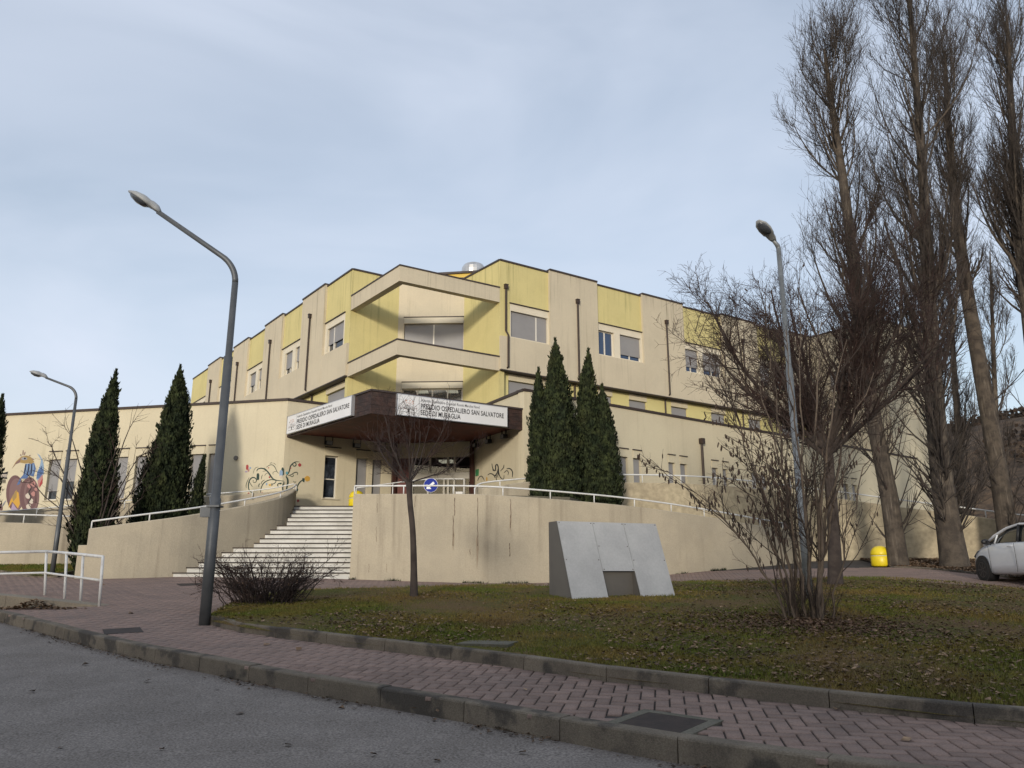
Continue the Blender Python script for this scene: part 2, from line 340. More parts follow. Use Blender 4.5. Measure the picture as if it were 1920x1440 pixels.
# herringbone pavers
BW, BL = .125, .25; ang = -RAD(10.8); e1 = np.array([math.cos(ang), math.sin(ang)]); e2 = np.array([-math.sin(ang), math.cos(ang)])
I, J = np.meshgrid(np.arange(-260, 190), np.arange(20, 270), indexing='ij'); c4 = (I-J) % 4
H = (c4 == 0); V = (c4 == 2)
cx = np.r_[(I[H]+1.0), (I[V]+.5)]*BW; cy = np.r_[(J[H]+.5), (J[V]+0.0)]*BW; isv = np.r_[np.zeros(H.sum(), bool), np.ones(V.sum(), bool)]
wx = cx*e1[0]+cy*e2[0]; wy = cx*e1[1]+cy*e2[1]
px_, py_, dep = to_px(np.stack([wx, wy, G(wx, wy)], -1))
KR = resample(KERB, .25)
def side_of(line, x, y):
    """signed distance to a polyline, positive on its far side"""
    out = np.full(x.shape, 1e9); sg = np.ones(x.shape)
    for i in range(len(line)-1):
        p, q = line[i], line[i+1]; d = q-p; L2 = d@d
        t = np.clip(((x-p[0])*d[0]+(y-p[1])*d[1])/L2, 0, 1); ex = x-p[0]-t*d[0]; ey = y-p[1]-t*d[1]; r = np.hypot(ex, ey)
        s = np.sign(d[0]*ey-d[1]*ex); up = r < out; out = np.where(up, r, out); sg = np.where(up, s, sg)
    return out*sg
ok = (dep > 2) & (px_ > -70) & (px_ < 1990) & (py_ < 1500) & (wy < 27.5)
wx, wy, isv, dep = wx[ok], wy[ok], isv[ok], dep[ok]
sd_ = side_of(KR[:, :2], wx, wy); ok = (sd_ > .10)
MAN = on_g(1243, 1356)[:2]                       # the near manhole leaves a gap
LAWN_IN = np.array(LAWN)
ok &= ~(in_poly(wx, wy, LAWN_IN) & (side_of(resample(LK, .3), wx, wy) > .08) & (np.abs(side_of(resample(LB, .4), wx, wy)) > .05))
wx, wy, isv, dep = wx[ok], wy[ok], isv[ok], dep[ok]
mdir = (KR[np.argmin(np.hypot(KR[:, 0]-MAN[0], KR[:, 1]-MAN[1]))+1]-KR[np.argmin(np.hypot(KR[:, 0]-MAN[0], KR[:, 1]-MAN[1]))]); mdir /= np.linalg.norm(mdir); mnor = np.array([-mdir[1], mdir[0]])
u_ = (wx-MAN[0])*mdir[0]+(wy-MAN[1])*mdir[1]; v_ = (wx-MAN[0])*mnor[0]+(wy-MAN[1])*mnor[1]
ok = ~((np.abs(u_) < .36) & (np.abs(v_) < .36)); wx, wy, isv, dep = wx[ok], wy[ok], isv[ok], dep[ok]
order = np.argsort(dep); wx, wy, isv, dep = wx[order], wy[order], isv[order], dep[order]
def brick_verts(hl, hw):
    b = .003; v = []
    for z, s in ((-.03, 0), (-.006, 0), (0, b)):
        v += [(-hl+s, -hw+s, z), (hl-s, -hw+s, z), (hl-s, hw-s, z), (-hl+s, hw-s, z)]
    f = [(8, 9, 10, 11)]
    for k in (0, 4): f += [(k+i, k+(i+1) % 4, k+4+(i+1) % 4, k+4+i) for i in range(4)]
    return np.array(v), np.array(f)
bv, bf = brick_verts(BL/2-.0075, BW/2-.0075)
bme = make_mesh('paver', bv, bf, M['paver'])
gx = (G(wx+.05, wy)-G(wx-.05, wy))/.1; gy = (G(wx, wy+.05)-G(wx, wy-.05))/.1
NB = 300
for k in range(min(NB, len(wx))):
    o = bpy.data.objects.new('paver', bme); COL.objects.link(o); o.parent = pave
    n = Vector((-gx[k], -gy[k], 1)).normalized(); th = ang+(PI/2 if isv[k] else 0)
    t = Vector((math.cos(th), math.sin(th), 0)); t = (t-n*t.dot(n)).normalized(); b = n.cross(t)
    R3 = Matrix((t, b, n)).transposed() @ Matrix.Rotation(random.uniform(-.006, .006), 3, 'Z') @ Matrix.Rotation(random.uniform(-.002, .002), 3, 'X')
    o.matrix_local = Matrix.Translation((wx[k], wy[k], g(wx[k], wy[k])+random.uniform(-.0012, .0012))) @ R3.to_4x4()
K = np.arange(NB, len(wx)); th = ang+np.where(isv[K], PI/2, 0)
tx, ty = np.cos(th), np.sin(th)
bx = bv[None, :, 0]; by = bv[None, :, 1]
VX = wx[K][:, None]+bx*tx[:, None]-by*ty[:, None]; VY = wy[K][:, None]+bx*ty[:, None]+by*tx[:, None]
VZ = G(wx[K], wy[K])[:, None]+(VX-wx[K][:, None])*gx[K][:, None]+(VY-wy[K][:, None])*gy[K][:, None]+bv[None, :, 2]+rng.uniform(-.0012, .0012, len(K))[:, None]
ff = (bf[None]+(np.arange(len(K))*len(bv))[:, None, None]).reshape(-1, 4)
o = obj('distant_pavers', np.stack([VX, VY, VZ], -1).reshape(-1, 3), ff, M['paver'], pave); tag(o, kind='stuff')

# kerbstones, one object each
def stone_mesh(name, w, h, L=1.0, below=.14):
    b = .018; prof = [(0, -below), (0, h-b), (b*.35, h-b*.35), (b, h), (w, h), (w, -below)]
    v = []; n = len(prof)
    for x in (-L/2+.004, L/2-.004): v += [(x, y, z) for y, z in prof]
    f = [tuple(range(n)), tuple(range(2*n-1, n-1, -1))]+[(i+n, (i+1) % n+n, (i+1) % n, i) for i in range(n)]
    return make_mesh(name, v, f, M['kerb'])
def lay_kerb(name, line, me, dz, parent, closed_step=1.0, lim=(-150, 2100)):
    R_ = resample(line, closed_step)
    for i in range(len(R_)-1):
        p, q = R_[i], R_[i+1]; c = (p+q)/2; X_, Y_, D_ = to_px((c[0], c[1], g(*c)))
        if D_ < .3 or not (lim[0] < X_ < lim[1]): continue
        d = q-p; L_ = np.linalg.norm(d); z0, z1 = g(*p), g(*q)
        o = bpy.data.objects.new('kerbstone', me); COL.objects.link(o); o.parent = parent
        o.location = (c[0], c[1], (z0+z1)/2+dz+random.uniform(-.004, .004)); o.rotation_euler = (random.uniform(-.01, .01), -math.atan2(z1-z0, L_), math.atan2(d[1], d[0])+random.uniform(-.004, .004)); o.scale = (L_, 1, 1)
lay_kerb('kerbstone', KERB, stone_mesh('kerbstone', .15, .012, below=.36), 0, pave)

# the lawn with its own kerb
n_ = 120; A_ = resample(LK, .1); B_ = resample(LB, .1)
A_ = A_[np.linspace(0, len(A_)-1, n_).astype(int)]; B_ = B_[np.linspace(0, len(B_)-1, n_).astype(int)]
LH = .115
def lawn_z(x, y): return G(x, y)+LH
v_ = np.linspace(0, 1, 70); P = A_[:, None, :]*(1-v_)[None, :, None]+B_[:, None, :]*v_[None, :, None]
Z = lawn_z(P[..., 0], P[..., 1])+.02*np.sin(P[..., 0]*1.3)*np.cos(P[..., 1]*1.1)
Z -= (LH-.015)*sm((v_[None, :]-.965)/.03)*np.ones((n_, 1))
Z = np.where(v_[None, :] < .008, Z-.06, Z)
lawn = grid_obj('lawn', np.dstack([P, Z[..., None]]), M['lawn_soil'])
lay_kerb('kerbstone', LK, stone_mesh('lawn_kerbstone', .12, .135), 0, lawn)

# grass blades and fallen leaves on it
def scatter_lawn(n, dens=None):
    u = rng.random(n); v = rng.random(n)
    i = np.clip((u*(n_-1)), 0, n_-1.001); k = i.astype(int); fr = (i-k)[:, None]
    a = A_[k]*(1-fr)+A_[k+1]*fr; b = B_[k]*(1-fr)+B_[k+1]*fr; p = a*(1-v)[:, None]+b*v[:, None]
    wgt = np.linalg.norm(b-a, axis=1); keep = rng.random(n) < wgt/wgt.max()
    keep &= (v > .015); p = p[keep]
    X_, Y_, D_ = to_px(np.stack([p[:, 0], p[:, 1], lawn_z(p[:, 0], p[:, 1])], -1)); return p[(X_ > -60) & (X_ < 1990) & (D_ > 2)]
def field(x, y, seed=0, s=1.0):
    r = np.random.default_rng(seed); out = np.zeros_like(x)
    for k in range(7):
        a, ph, f = r.uniform(0, 2*PI), r.uniform(0, 2*PI), s*r.uniform(.4, 2.2); out += np.sin(f*(x*math.cos(a)+y*math.sin(a))+ph)/(.6+f/s*.5)
    return out
p = scatter_lawn(430000)
SHR = on_g(1520, 1163, .1)[:2]
bare = np.exp(-((p[:, 0]-SHR[0]+.25)**2/1.6+(p[:, 1]-SHR[1]+.8)**2/2.2))
keep = rng.random(len(p)) > np.clip(.25+.22*field(p[:, 0], p[:, 1], 3, .9)+bare*1.1, 0, .97); p = p[keep]
n = len(p); h = rng.uniform(.012, .042, n)*(1+.25*field(p[:, 0], p[:, 1], 5, 1.2).clip(-1, 1.5)); a = rng.random(n)*2*PI; w = rng.uniform(.004, .009, n)
z = lawn_z(p[:, 0], p[:, 1]); lean = rng.normal(0, .55, (n, 2))*h[:, None]
B0 = np.stack([p[:, 0]-np.cos(a)*w, p[:, 1]-np.sin(a)*w, z-.01], -1); B1 = np.stack([p[:, 0]+np.cos(a)*w, p[:, 1]+np.sin(a)*w, z-.01], -1)
B2 = np.stack([p[:, 0]+lean[:, 0], p[:, 1]+lean[:, 1], z+h], -1)
o = obj('grass', np.stack([B0, B1, B2], 1).reshape(-1, 3), np.arange(3*n).reshape(-1, 3), M['grass'])
tag(o, 'short winter grass with bare brown patches on the lawn', 'grass', kind='stuff')

def leaves(name, P, z, size, mat_, label, cat='leaves'):
    """curled leaves: two triangles folded on the mid-rib"""
    n = len(P); a = rng.random(n)*2*PI; s = size*rng.uniform(.55, 1.35, n); t = np.stack([np.cos(a), np.sin(a)], -1); q = np.stack([-t[:, 1], t[:, 0]], -1)
    wd = rng.uniform(.3, .48, n)*s; fold = rng.uniform(.05, .4, n)*s; tip = rng.uniform(-.05, .35, n)*s
    c = np.asarray(P, float)
    v0 = np.c_[c-t*s[:, None]*.5, z+.006]; v1 = np.c_[c+q*wd[:, None], z+.006+fold]; v2 = np.c_[c+t*s[:, None]*.5, z+.006+tip]; v3 = np.c_[c-q*wd[:, None], z+.006+fold*rng.uniform(.2, 1, n)]
    V = np.stack([v0, v1, v2, v3], 1).reshape(-1, 3); i = np.arange(n)*4
    f = np.concatenate([np.stack([i, i+2, i+1], -1), np.stack([i, i+3, i+2], -1)])
    o = obj(name, V, f, mat_); tag(o, label, cat, kind='stuff'); return o
p = scatter_lawn(70000); pxl, pyl, _ = to_px(np.stack([p[:, 0], p[:, 1], lawn_z(p[:, 0], p[:, 1])], -1))
dens = np.clip(.1+.28*field(p[:, 0], p[:, 1], 11, 1.0)+.6*sm((pxl-850)/550), .05, 1)
p = p[rng.random(len(p)) < dens*.62]; k = rng.random(len(p)) < .5
leaves('fallen_leaves', p[k], lawn_z(p[k, 0], p[k, 1])+rng.uniform(.0, .025, k.sum()), .055, M['leaf_brown'], 'tan fallen leaves scattered over the lawn')
leaves('rotting_leaves', p[~k], lawn_z(p[~k, 0], p[~k, 1])+rng.uniform(0, .02, (~k).sum()), .05, M['leaf_dark'], 'dark rotting leaves scattered over the lawn')
q = SHR+np.array([-.3, -.7])+rng.normal(0, 1, (5200, 2))*np.array([1.15, .95]); q = q[in_poly(q[:, 0], q[:, 1], LAWN) & (side_of(resample(LK, .3), q[:, 0], q[:, 1]) > .2)]
leaves('shrub_mulch', q, lawn_z(q[:, 0], q[:, 1])+rng.uniform(0, .02, len(q)), .05, M['mulch'], 'reddish brown leaf mulch round the foot of the hazel')
# gutter litter along the road kerb, and strays on the paving
KG = resample(KERB, .012); i = rng.integers(0, len(KG)-1, 3800); off = np.abs(rng.normal(0, .085, 3800))+.01
tn = KG[i+1]-KG[i]; tn /= np.linalg.norm(tn, axis=1)[:, None]; sgn = -1.0
p = KG[i]+np.stack([-tn[:, 1], tn[:, 0]], -1)*(sgn*off)[:, None]; p += rng.normal(0, .02, p.shape)
clump = field(KG[i][:, 0], KG[i][:, 1], 21, 3.0); p = p[rng.random(len(p)) < np.clip(.55+.35*clump, .12, 1)]
leaves('gutter_leaves', p, G(p[:, 0], p[:, 1])-.16+rng.uniform(0, .012, len(p)), .035, M['leaf_dark'], 'dark leaf litter lying in the gutter along the road kerb')
pp = []
for X_, Y_ in [(1570, 1332), (1755, 1346), (775, 1330), (245, 1151), (260, 1120), (195, 1098), (1090, 1257), (985, 1295), (1700, 1390), (560, 1220), (820, 1335), (500, 1210)]: pp.append(on_g(X_, Y_)[:2])
pp = np.array(pp); leaves('stray_leaves', pp, G(pp[:, 0], pp[:, 1]), .08, M['leaf_brown'], 'a few single dry leaves lying on the pavers')
q = np.array([on_g(X_, Y_, -.16)[:2] for X_, Y_ in [(276, 1280), (406, 1294), (113, 1405), (303, 1408), (540, 1400), (700, 1420), (160, 1248), (980, 1416), (980, 1360), (640, 1330), (450, 1340), (60, 1300), (820, 1430)]])
leaves('road_leaves', q, G(q[:, 0], q[:, 1])-.158, .07, M['leaf_dark'], 'single dark leaves lying on the asphalt')

# manhole covers and slabs
def cover(c, w, d, az, m, label, frame=None, z=0.004, name='manhole_cover'):
    t = thing(name, (c[0], c[1], g(*c)), label, 'manhole cover'); rz = -RAD(az)
    sl = np.array([(G(c[0]+.1, c[1])-G(c[0]-.1, c[1]))/.2, (G(c[0], c[1]+.1)-G(c[0], c[1]-.1))/.2])
    def slab(nm, w_, d_, z0, z1, mm, par, hole=None):
        b = MB(); ca, sa = math.cos(rz), math.sin(rz)
        def pt(x, y, z): X = x*ca-y*sa; Y = x*sa+y*ca; return (c[0]+X, c[1]+Y, g(*c)+z+X*sl[0]+Y*sl[1])
        if hole is None: b.hexa([pt(x*w_/2, y*d_/2, zz) for zz in (z0, z1) for x, y in ((-1, -1), (1, -1), (1, 1), (-1, 1))])
        else:
            hw, hd = hole
            for (x0, x1, y0, y1) in ((-w_/2, w_/2, -d_/2, -hd/2), (-w_/2, w_/2, hd/2, d_/2), (-w_/2, -hw/2, -hd/2, hd/2), (hw/2, w_/2, -hd/2, hd/2)):
                b.hexa([pt(x, y, zz) for zz in (z0, z1) for x, y in ((x0, y0), (x1, y0), (x1, y1), (x0, y1))])
        return b.build(nm, mm, par)
    lid = slab('lid', w, d, -.03, z, m, t)
    if frame: slab('frame', w+frame*2, d+frame*2, -.03, z+.001, M['slab'], t, (w+.01, d+.01))
    return t
cover(MAN, .5, .5, math.degrees(math.atan2(mdir[0], mdir[1])), M['iron'], 'square rusty manhole cover in a concrete frame beside the road kerb', .09, .006)
cover(on_g(230, 1183)[:2], .62, .5, 60, M['iron'], 'rusty manhole cover in the pavers left of the near street lamp')
cover(on_g(357, 1096)[:2], .9, .6, 60, M['iron'], 'far dark manhole cover at the foot of the stairs')
cs = on_g(915, 1207, .12)
b = MB(); b.box((cs[0], cs[1], lawn_z(cs[0], cs[1])-.02), (.62, .5, .08), -.25); o = b.build('stone_slab', M['slab'], base=(cs[0], cs[1], lawn_z(cs[0], cs[1])-.04)); tag(o, 'worn flat stone slab sunk into the lawn edge', 'slab')

# ------------------------------------------------------------------ the building
class Wall:
    """vertical plane: s along, z up, o outwards"""
    def __init__(w, p0, az, sign=1):
        w.p = np.asarray(p0, float)[:2]; w.d = azv(az); w.n = np.array([w.d[1], -w.d[0]])*sign; w.sign = sign
    def P(w, s, z, o=0.0): q = w.p+w.d*s+w.n*o; return (q[0], q[1], z)
    def hit(w, x, y):
        r = ray(x, y); nn = np.array([w.d[1], -w.d[0]]); t = (w.p@nn)/(r[:2]@nn); q = r*t
        return float((q[:2]-w.p)@w.d), float(q[2]+CZ)
    def box(w, b, s0, s1, z0, z1, o0, o1, m=0):
        P = [w.P(s, z, o) for z in (z0, z1) for s, o in ((s0, o0), (s1, o0), (s1, o1), (s0, o1))]
        if w.sign > 0: P = [P[i] for i in (0, 3, 2, 1, 4, 7, 6, 5)]
        b.hexa(P, m)
def wall_mesh(W, s0, s1, z0, z1, o, holes=(), depth=.35, reveal=.2, back=True):
    """front face with openings, reveals inside each opening, ends, top and bottom"""
    S = sorted({s0, s1, *[h[0] for h in holes], *[h[1] for h in holes]}); Z = sorted({z0, z1, *[h[2] for h in holes], *[h[3] for h in holes]})
    S = [s for s in S if s0-1e-6 <= s <= s1+1e-6]; Z = [z for z in Z if z0-1e-6 <= z <= z1+1e-6]
    V = []; Fc = []
    def quad(*p):
        n = len(V); V.extend(p); Fc.append((n, n+1, n+2, n+3) if W.sign < 0 else (n+3, n+2, n+1, n))
    for i in range(len(S)-1):
        for j in range(len(Z)-1):
            cs_, cz_ = (S[i]+S[i+1])/2, (Z[j]+Z[j+1])/2
            if any(h[0] < cs_ < h[1] and h[2] < cz_ < h[3] for h in holes): continue
            quad(W.P(S[i+1], Z[j], o), W.P(S[i], Z[j], o), W.P(S[i], Z[j+1], o), W.P(S[i+1], Z[j+1], o))
    for a, b, c, d in holes:
        quad(W.P(a, c, o), W.P(a, c, o-reveal), W.P(a, d, o-reveal), W.P(a, d, o)); quad(W.P(b, c, o-reveal), W.P(b, c, o), W.P(b, d, o), W.P(b, d, o-reveal))
        quad(W.P(a, c, o), W.P(b, c, o), W.P(b, c, o-reveal), W.P(a, c, o-reveal)); quad(W.P(a, d, o-reveal), W.P(b, d, o-reveal), W.P(b, d, o), W.P(a, d, o))
    q = o-depth
    quad(W.P(s0, z0, o), W.P(s0, z0, q), W.P(s0, z1, q), W.P(s0, z1, o)); quad(W.P(s1, z0, q), W.P(s1, z0, o), W.P(s1, z1, o), W.P(s1, z1, q))
    quad(W.P(s0, z0, q), W.P(s0, z0, o), W.P(s1, z0, o), W.P(s1, z0, q)); quad(W.P(s0, z1, o), W.P(s0, z1, q), W.P(s1, z1, q), W.P(s1, z1, o))
    if back:
        for i in range(len(S)-1):
            for j in range(len(Z)-1):
                cs_, cz_ = (S[i]+S[i+1])/2, (Z[j]+Z[j+1])/2
                if any(h[0] < cs_ < h[1] and h[2] < cz_ < h[3] for h in holes): continue
                quad(W.P(S[i], Z[j], q), W.P(S[i+1], Z[j], q), W.P(S[i+1], Z[j+1], q), W.P(S[i], Z[j+1], q))
    return V, Fc
def window(W, par, s0, s1, z0, z1, o, shut=1.0, lights=2, pane='pane', lintel=True, sill=True, set_back=.14, lint=(0, 0), mull=None, lmat='lintel'):
    """opening s0..s1 x z0..z1: frame with mullions, pane, roller shutter let down by the fraction shut, shutter box above"""
    b = MB(); fo = o-set_back; fw = .055
    W.box(b, s0+.004, s0+fw, z0+.004, z1-.004, fo-.06, fo); W.box(b, s1-fw, s1-.004, z0+.004, z1-.004, fo-.06, fo)
    W.box(b, s0+fw, s1-fw, z0+.004, z0+fw, fo-.06, fo-.001); W.box(b, s0+fw, s1-fw, z1-fw, z1-.004, fo-.06, fo-.001)
    for k in range(1, lights):
        c = mull if (mull and lights == 2) else s0+(s1-s0)*k/lights
        W.box(b, c-.035, c+.035, z0+fw, z1-fw, fo-.055, fo+(.05 if mull else .006))
    f = b.build('window', M['frame'], par)
    b = MB(); W.box(b, s0+fw, s1-fw, z0+fw, z1-fw, fo-.045, fo-.035); b.build('pane', M[pane], f)
    if shut > 0:
        zb = z1-.01-(z1-z0-.02)*shut; b = MB()
        W.box(b, s0+.02, s1-.02, zb, z1-.005, fo+.012, fo+.03); W.box(b, s0+.02, s1-.02, zb, zb+.04, fo+.031, fo+.042); b.build('shutter', M['shutter'], f)
    if lintel:
        b = MB(); W.box(b, s0-lint[0], s1+lint[1], z1+.004, z1+.325, o-.1, o+.022); W.box(b, s0-lint[0]-.03, s1+lint[1]+.03, z1+.327, z1+.365, o-.05, o+.06, 1)
        b.build('shutter_box', [M[lmat], M['coping']], f)
    if sill:
        b = MB(); W.box(b, s0-.05-lint[0], s1+.05+lint[1], z0-.045, z0-.003, o-.2, o+.05); b.build('sill', M['panel'], f)
    return f

R0 = np.array([-.60, 35.86]); L0 = np.array([-8.15, 37.07])
WR = Wall(R0, 56.5, 1); WL = Wall(L0, -37, -1)
ZT, ZS, ZP1, ZP0 = 16.45, 10.77, 14.90, 11.37
hosp = thing('hospital_building', (-4.5, 40, 1.5), 'yellow and beige three-storey hospital block with stepped roofline behind the entrance wing', 'building')
WZ0, WZ1 = 12.52, 13.86
def wing(W, edges, wins, pipes, band, end_s, rev):
    for i in range(len(edges)-1):
        s0, s1 = edges[i], edges[i+1]; yel = i % 2 == 0; o = 0.0 if yel else .13
        hs = []
        for w in wins:
            if s0-.3 < (w[0]+w[1])/2 < s1+.3 and yel: hs.append((max(w[0], s0+.06), min(w[1], s1-.06), WZ0, WZ1))
        # upper part yellow (or beige), lower part beige below the sills
        if yel:
            zm = 14.235; sy = .6 if i == 0 else s0
            v, f = wall_mesh(W, s0, s1, zm, ZT-.1, o, (), .45); obj('wall_panel', v, f, M['yellow'], hosp)
            if i == 0: v, f = wall_mesh(W, s0, sy, 12.44, zm, o, (), .45); obj('wall_panel', v, f, M['yellow'], hosp)
            v, f = wall_mesh(W, sy, s1, 12.44, zm, o, hs, .45); obj('wall_panel', v, f, M['lintel'], hosp)
            b = MB(); W.box(b, sy-.04, s1+.02, zm-.012, zm+.025, o-.05, o+.07); b.build('drip_moulding', M['coping'], hosp)
            v, f = wall_mesh(W, s0, s1, ZS, 12.44, .125, (), .55); obj('wall_panel', v, f, M['panel'], hosp)
            for h in hs: pass
        else:
            v, f = wall_mesh(W, s0, s1, ZS, ZT, o, (), .55); obj('wall_panel', v, f, M['panel'], hosp)
        b = MB(); zt = ZT-.1 if yel else ZT
        W.box(b, s0-(0 if i == 0 else .0), s1, zt+.002, zt+.09, o-.5, o+.05); b.build('coping', M['coping'], hosp)
    # drip course under the upper storey
    b = MB(); W.box(b, 0, edges[-1], ZS-.055, ZS-.003, -.3, .15); b.build('string_course', M['coping'], hosp)
    for w in wins:
        i = max(k for k in range(len(edges)-1) if edges[k] <= (w[0]+w[1])/2+.01)
        s0, s1 = max(w[0], edges[i]+.06), min(w[1], edges[i+1]-.06)
        window(W, hosp, s0, s1, WZ0, WZ1, 0.0, shut=w[2], lights=w[3], pane=w[4] if len(w) > 4 else 'pane', lintel=False, sill=False, mull=w[5] if len(w) > 5 else None, lint=(.1, .1) if len(w) < 7 else w[6])
    for s, zt_, zb_, yel in pipes:
        o = .13 if not yel else 0; b = MB(); oo = o+.07
        pts = [W.P(s, zt_, oo)]
        if yel: pts += [W.P(s, 12.75, oo), W.P(s+.06, 12.5, .2), W.P(s+.06, ZS+.15, .2), W.P(s, ZS-.15, -.2), W.P(s, zb_, -.2)]
        else: pts += [W.P(s, ZS+.15, oo), W.P(s, ZS-.15, -.2), W.P(s, zb_, -.2)]
        b.tube(pts, .05, 8); d = b.build('downpipe', M['brown_metal'], hosp)
        b = MB(); W.box(b, s-.085, s+.085, zt_-.09, zt_+.11, oo-.07, oo+.085); W.box(b, s-.10, s+.10, zt_+.112, zt_+.14, oo-.08, oo+.10); b.build('hopper', M['brown_metal'], d)
    # recessed storey below
    hs = [(a, c, 8.9, 10.38) for a, c in band]
    v, f = wall_mesh(W, 0.0, end_s, 6.8, ZS-.058, -.28, hs, .4); obj('wall', v, f, M['yellow_clean'], hosp)
    for a, c in band: window(W, hosp, a, c, 8.9, 10.38, -.28, shut=.96, lights=2 if c-a > 2 else 1, sill=False, lmat='cream')
ER_ = [0, 2.95, 6.12, 9.35, 12.55, 15.78, 18.98, 22.15, 24.4]
wing(WR, ER_, [(.65, 2.92, 1.0, 2, 'pane', 2.23), (6.1, 7.31, .0, 2, 'pane_blue'), (7.73, 9.25, .82, 2, 'pane_blue'), (12.45, 13.77, .78, 2, 'pane_blue'), (14.12, 15.68, .78, 2, 'pane_blue'), (18.95, 20.2, .75, 2), (20.6, 22.1, .75, 2)],
     [(.32, 15.0, 7.3, True), (4.71, 15.06, 7.3, False), (11.11, 15.08, 7.3, False), (17.54, 15.06, 7.3, False)],
     [(.69, 2.95), (6.3, 7.3), (8.48, 9.77), (11.62, 12.92), (14.85, 16.07), (18.1, 19.3), (21.2, 22.4)], 24.4, False)
EL_ = [0, 3.05, 6.2, 9.25, 12.3, 15.4, 18.46, 21.45, 24.45, 29.0]
wing(WL, EL_, [(.72, 2.75, .68, 2, 'pane', 2.05), (6.25, 7.15, .62, 1), (7.6, 8.75, .72, 2), (12.45, 13.35, .5, 1), (13.75, 14.95, .6, 2), (18.6, 19.4, .5, 1), (19.9, 21.2, .6, 2), (24.6, 26.9, .9, 2)],
     [(4.83, 15.1, 7.3, False), (10.98, 15.1, 7.3, False), (17.16, 15.03, 7.3, False), (23.21, 15.0, 7.3, False)], [(.62, 3.1), (6.4, 8.6), (12.5, 14.9), (18.6, 21.2)], 29.0, True)
# notch at the corner: two yellow end walls and a beige bay between them
WLe = Wall(L0, 56.5, 1); WRe = Wall(R0, -37, -1)
v, f = wall_mesh(WLe, .02, 2.64, 6.8, ZT-.1, 0, (), .3); obj('wall', v, f, M['yellow'], hosp)
v, f = wall_mesh(WRe, .02, 3.16, 6.8, ZT-.1, 0, (), .3); obj('wall', v, f, M['yellow'], hosp)
b = MB(); WLe.box(b, .02, 2.64, ZT-.098, ZT-.01, -.5, .05); b.build('coping', M['coping'], hosp)
b = MB(); WRe.box(b, .02, 3.16, ZT-.098, ZT-.01, -.5, .05); b.build('coping', M['coping'], hosp)
c0 = np.array(WLe.P(2.64, 0))[:2]; c1 = np.array(WRe.P(3.16, 0))[:2]; dd = c1-c0; WC = Wall(c0, math.degrees(math.atan2(dd[0], dd[1])), 1); LC_ = float(np.linalg.norm(dd))
hs = [(.32, LC_-.03, 12.2, 13.93), (.32, LC_-.03, 8.6, 10.44)]
v, f = wall_mesh(WC, 0, LC_, 6.8, ZT-.1, 0, hs, .3, .25); obj('wall', v, f, M['panel'], hosp)
b = MB(); WC.box(b, 0, LC_, ZT-.098, ZT-.01, -.4, .05); b.build('coping', M['coping'], hosp)
window(WC, hosp, *hs[0], 0, shut=.86, lights=2, sill=False, mull=(hs[0][0]+hs[0][1])/2)
wlow = window(WC, hosp, *hs[1], 0, shut=0, lights=4, sill=False, pane='clear_dull')
# room seen through the lower bay window, with its ceiling lights
b = MB(); WC.box(b, -.2, LC_+.2, 7.9, 8.0, -5, -.32); WC.box(b, -.2, LC_+.2, 10.7, 10.8, -5, -.32); WC.box(b, -.2, LC_+.2, 8.0, 10.7, -5.1, -5.0); WC.box(b, -.3, -.2, 7.9, 10.8, -5, -.32); WC.box(b, LC_+.2, LC_+.3, 7.9, 10.8, -5, -.32)
b.build('room', M['interior'], hosp)
for s in (1.1, 2.7):
    b = MB(); WC.box(b, s-.3, s+.3, 10.62, 10.697, -1.9, -1.2); b.build('ceiling_light', M['ceil_light'], hosp)
# corner beams that bridge the notch, one per storey
PK = np.array([-5.11, 33.0])
for zt_, zb_, nm in ((ZP1, 14.17, 'upper'), (ZP0, 10.70, 'lower')):
    th = .34
    a0 = np.array(WL.P(.0, 0))[:2]; a1 = np.array(WR.P(.0, 0))[:2]
    dl = PK-a0; dl /= np.linalg.norm(dl); dr = a1-PK; dr /= np.linalg.norm(dr)
    nl = np.array([-dl[1], dl[0]]); nl = nl if nl[1] > 0 else -nl; nr = np.array([-dr[1], dr[0]]); nr = nr if nr[1] > 0 else -nr
    A = np.array([nl, nr]); pin = PK+np.linalg.solve(A, np.array([th, th]))
    pts = [a0-dl*.0, PK, a1, a1+nr*th, pin, a0+nl*th]
    b = MB(); b.prism(pts, zb_, zt_)
    o = b.build('corner_beam', M['panel'], hosp)
    po = PK-np.linalg.solve(A, np.array([.03, .03])); pi2 = PK+np.linalg.solve(A, np.array([th+.03, th+.03]))
    b = MB(); b.prism([a0-nl*.03, po, a1-nr*.03, a1+nr*(th+.03), pi2, a0+nl*(th+.03)], zt_+.002, zt_+.07); b.build('coping', M['coping'], o)
# roof deck
b = MB(); b.prism([WL.P(0, 0, -.5)[:2], WC.P(0, 0, -.2)[:2], WC.P(LC_, 0, -.2)[:2], WR.P(.3, 0, -.5)[:2], WR.P(24, 0, -.5)[:2], WR.P(24, 0, -13)[:2], WL.P(12, 0, -13)[:2], WL.P(29, 0, -13)[:2], WL.P(29, 0, -.5)[:2]], 15.5, 15.7); b.build('roof', M['coping'], hosp)
b = MB(); WL.box(b, 28.9, 29.0, 6, ZT-.15, -13, -.3); WL.box(b, 29.02, 33, 6, 15.6, -3.5, -1.2); WL.box(b, 29.02, 33.1, 15.602, 15.7, -3.6, -1.1, 1); b.build('wall', [M['panel'], M['coping']], hosp)
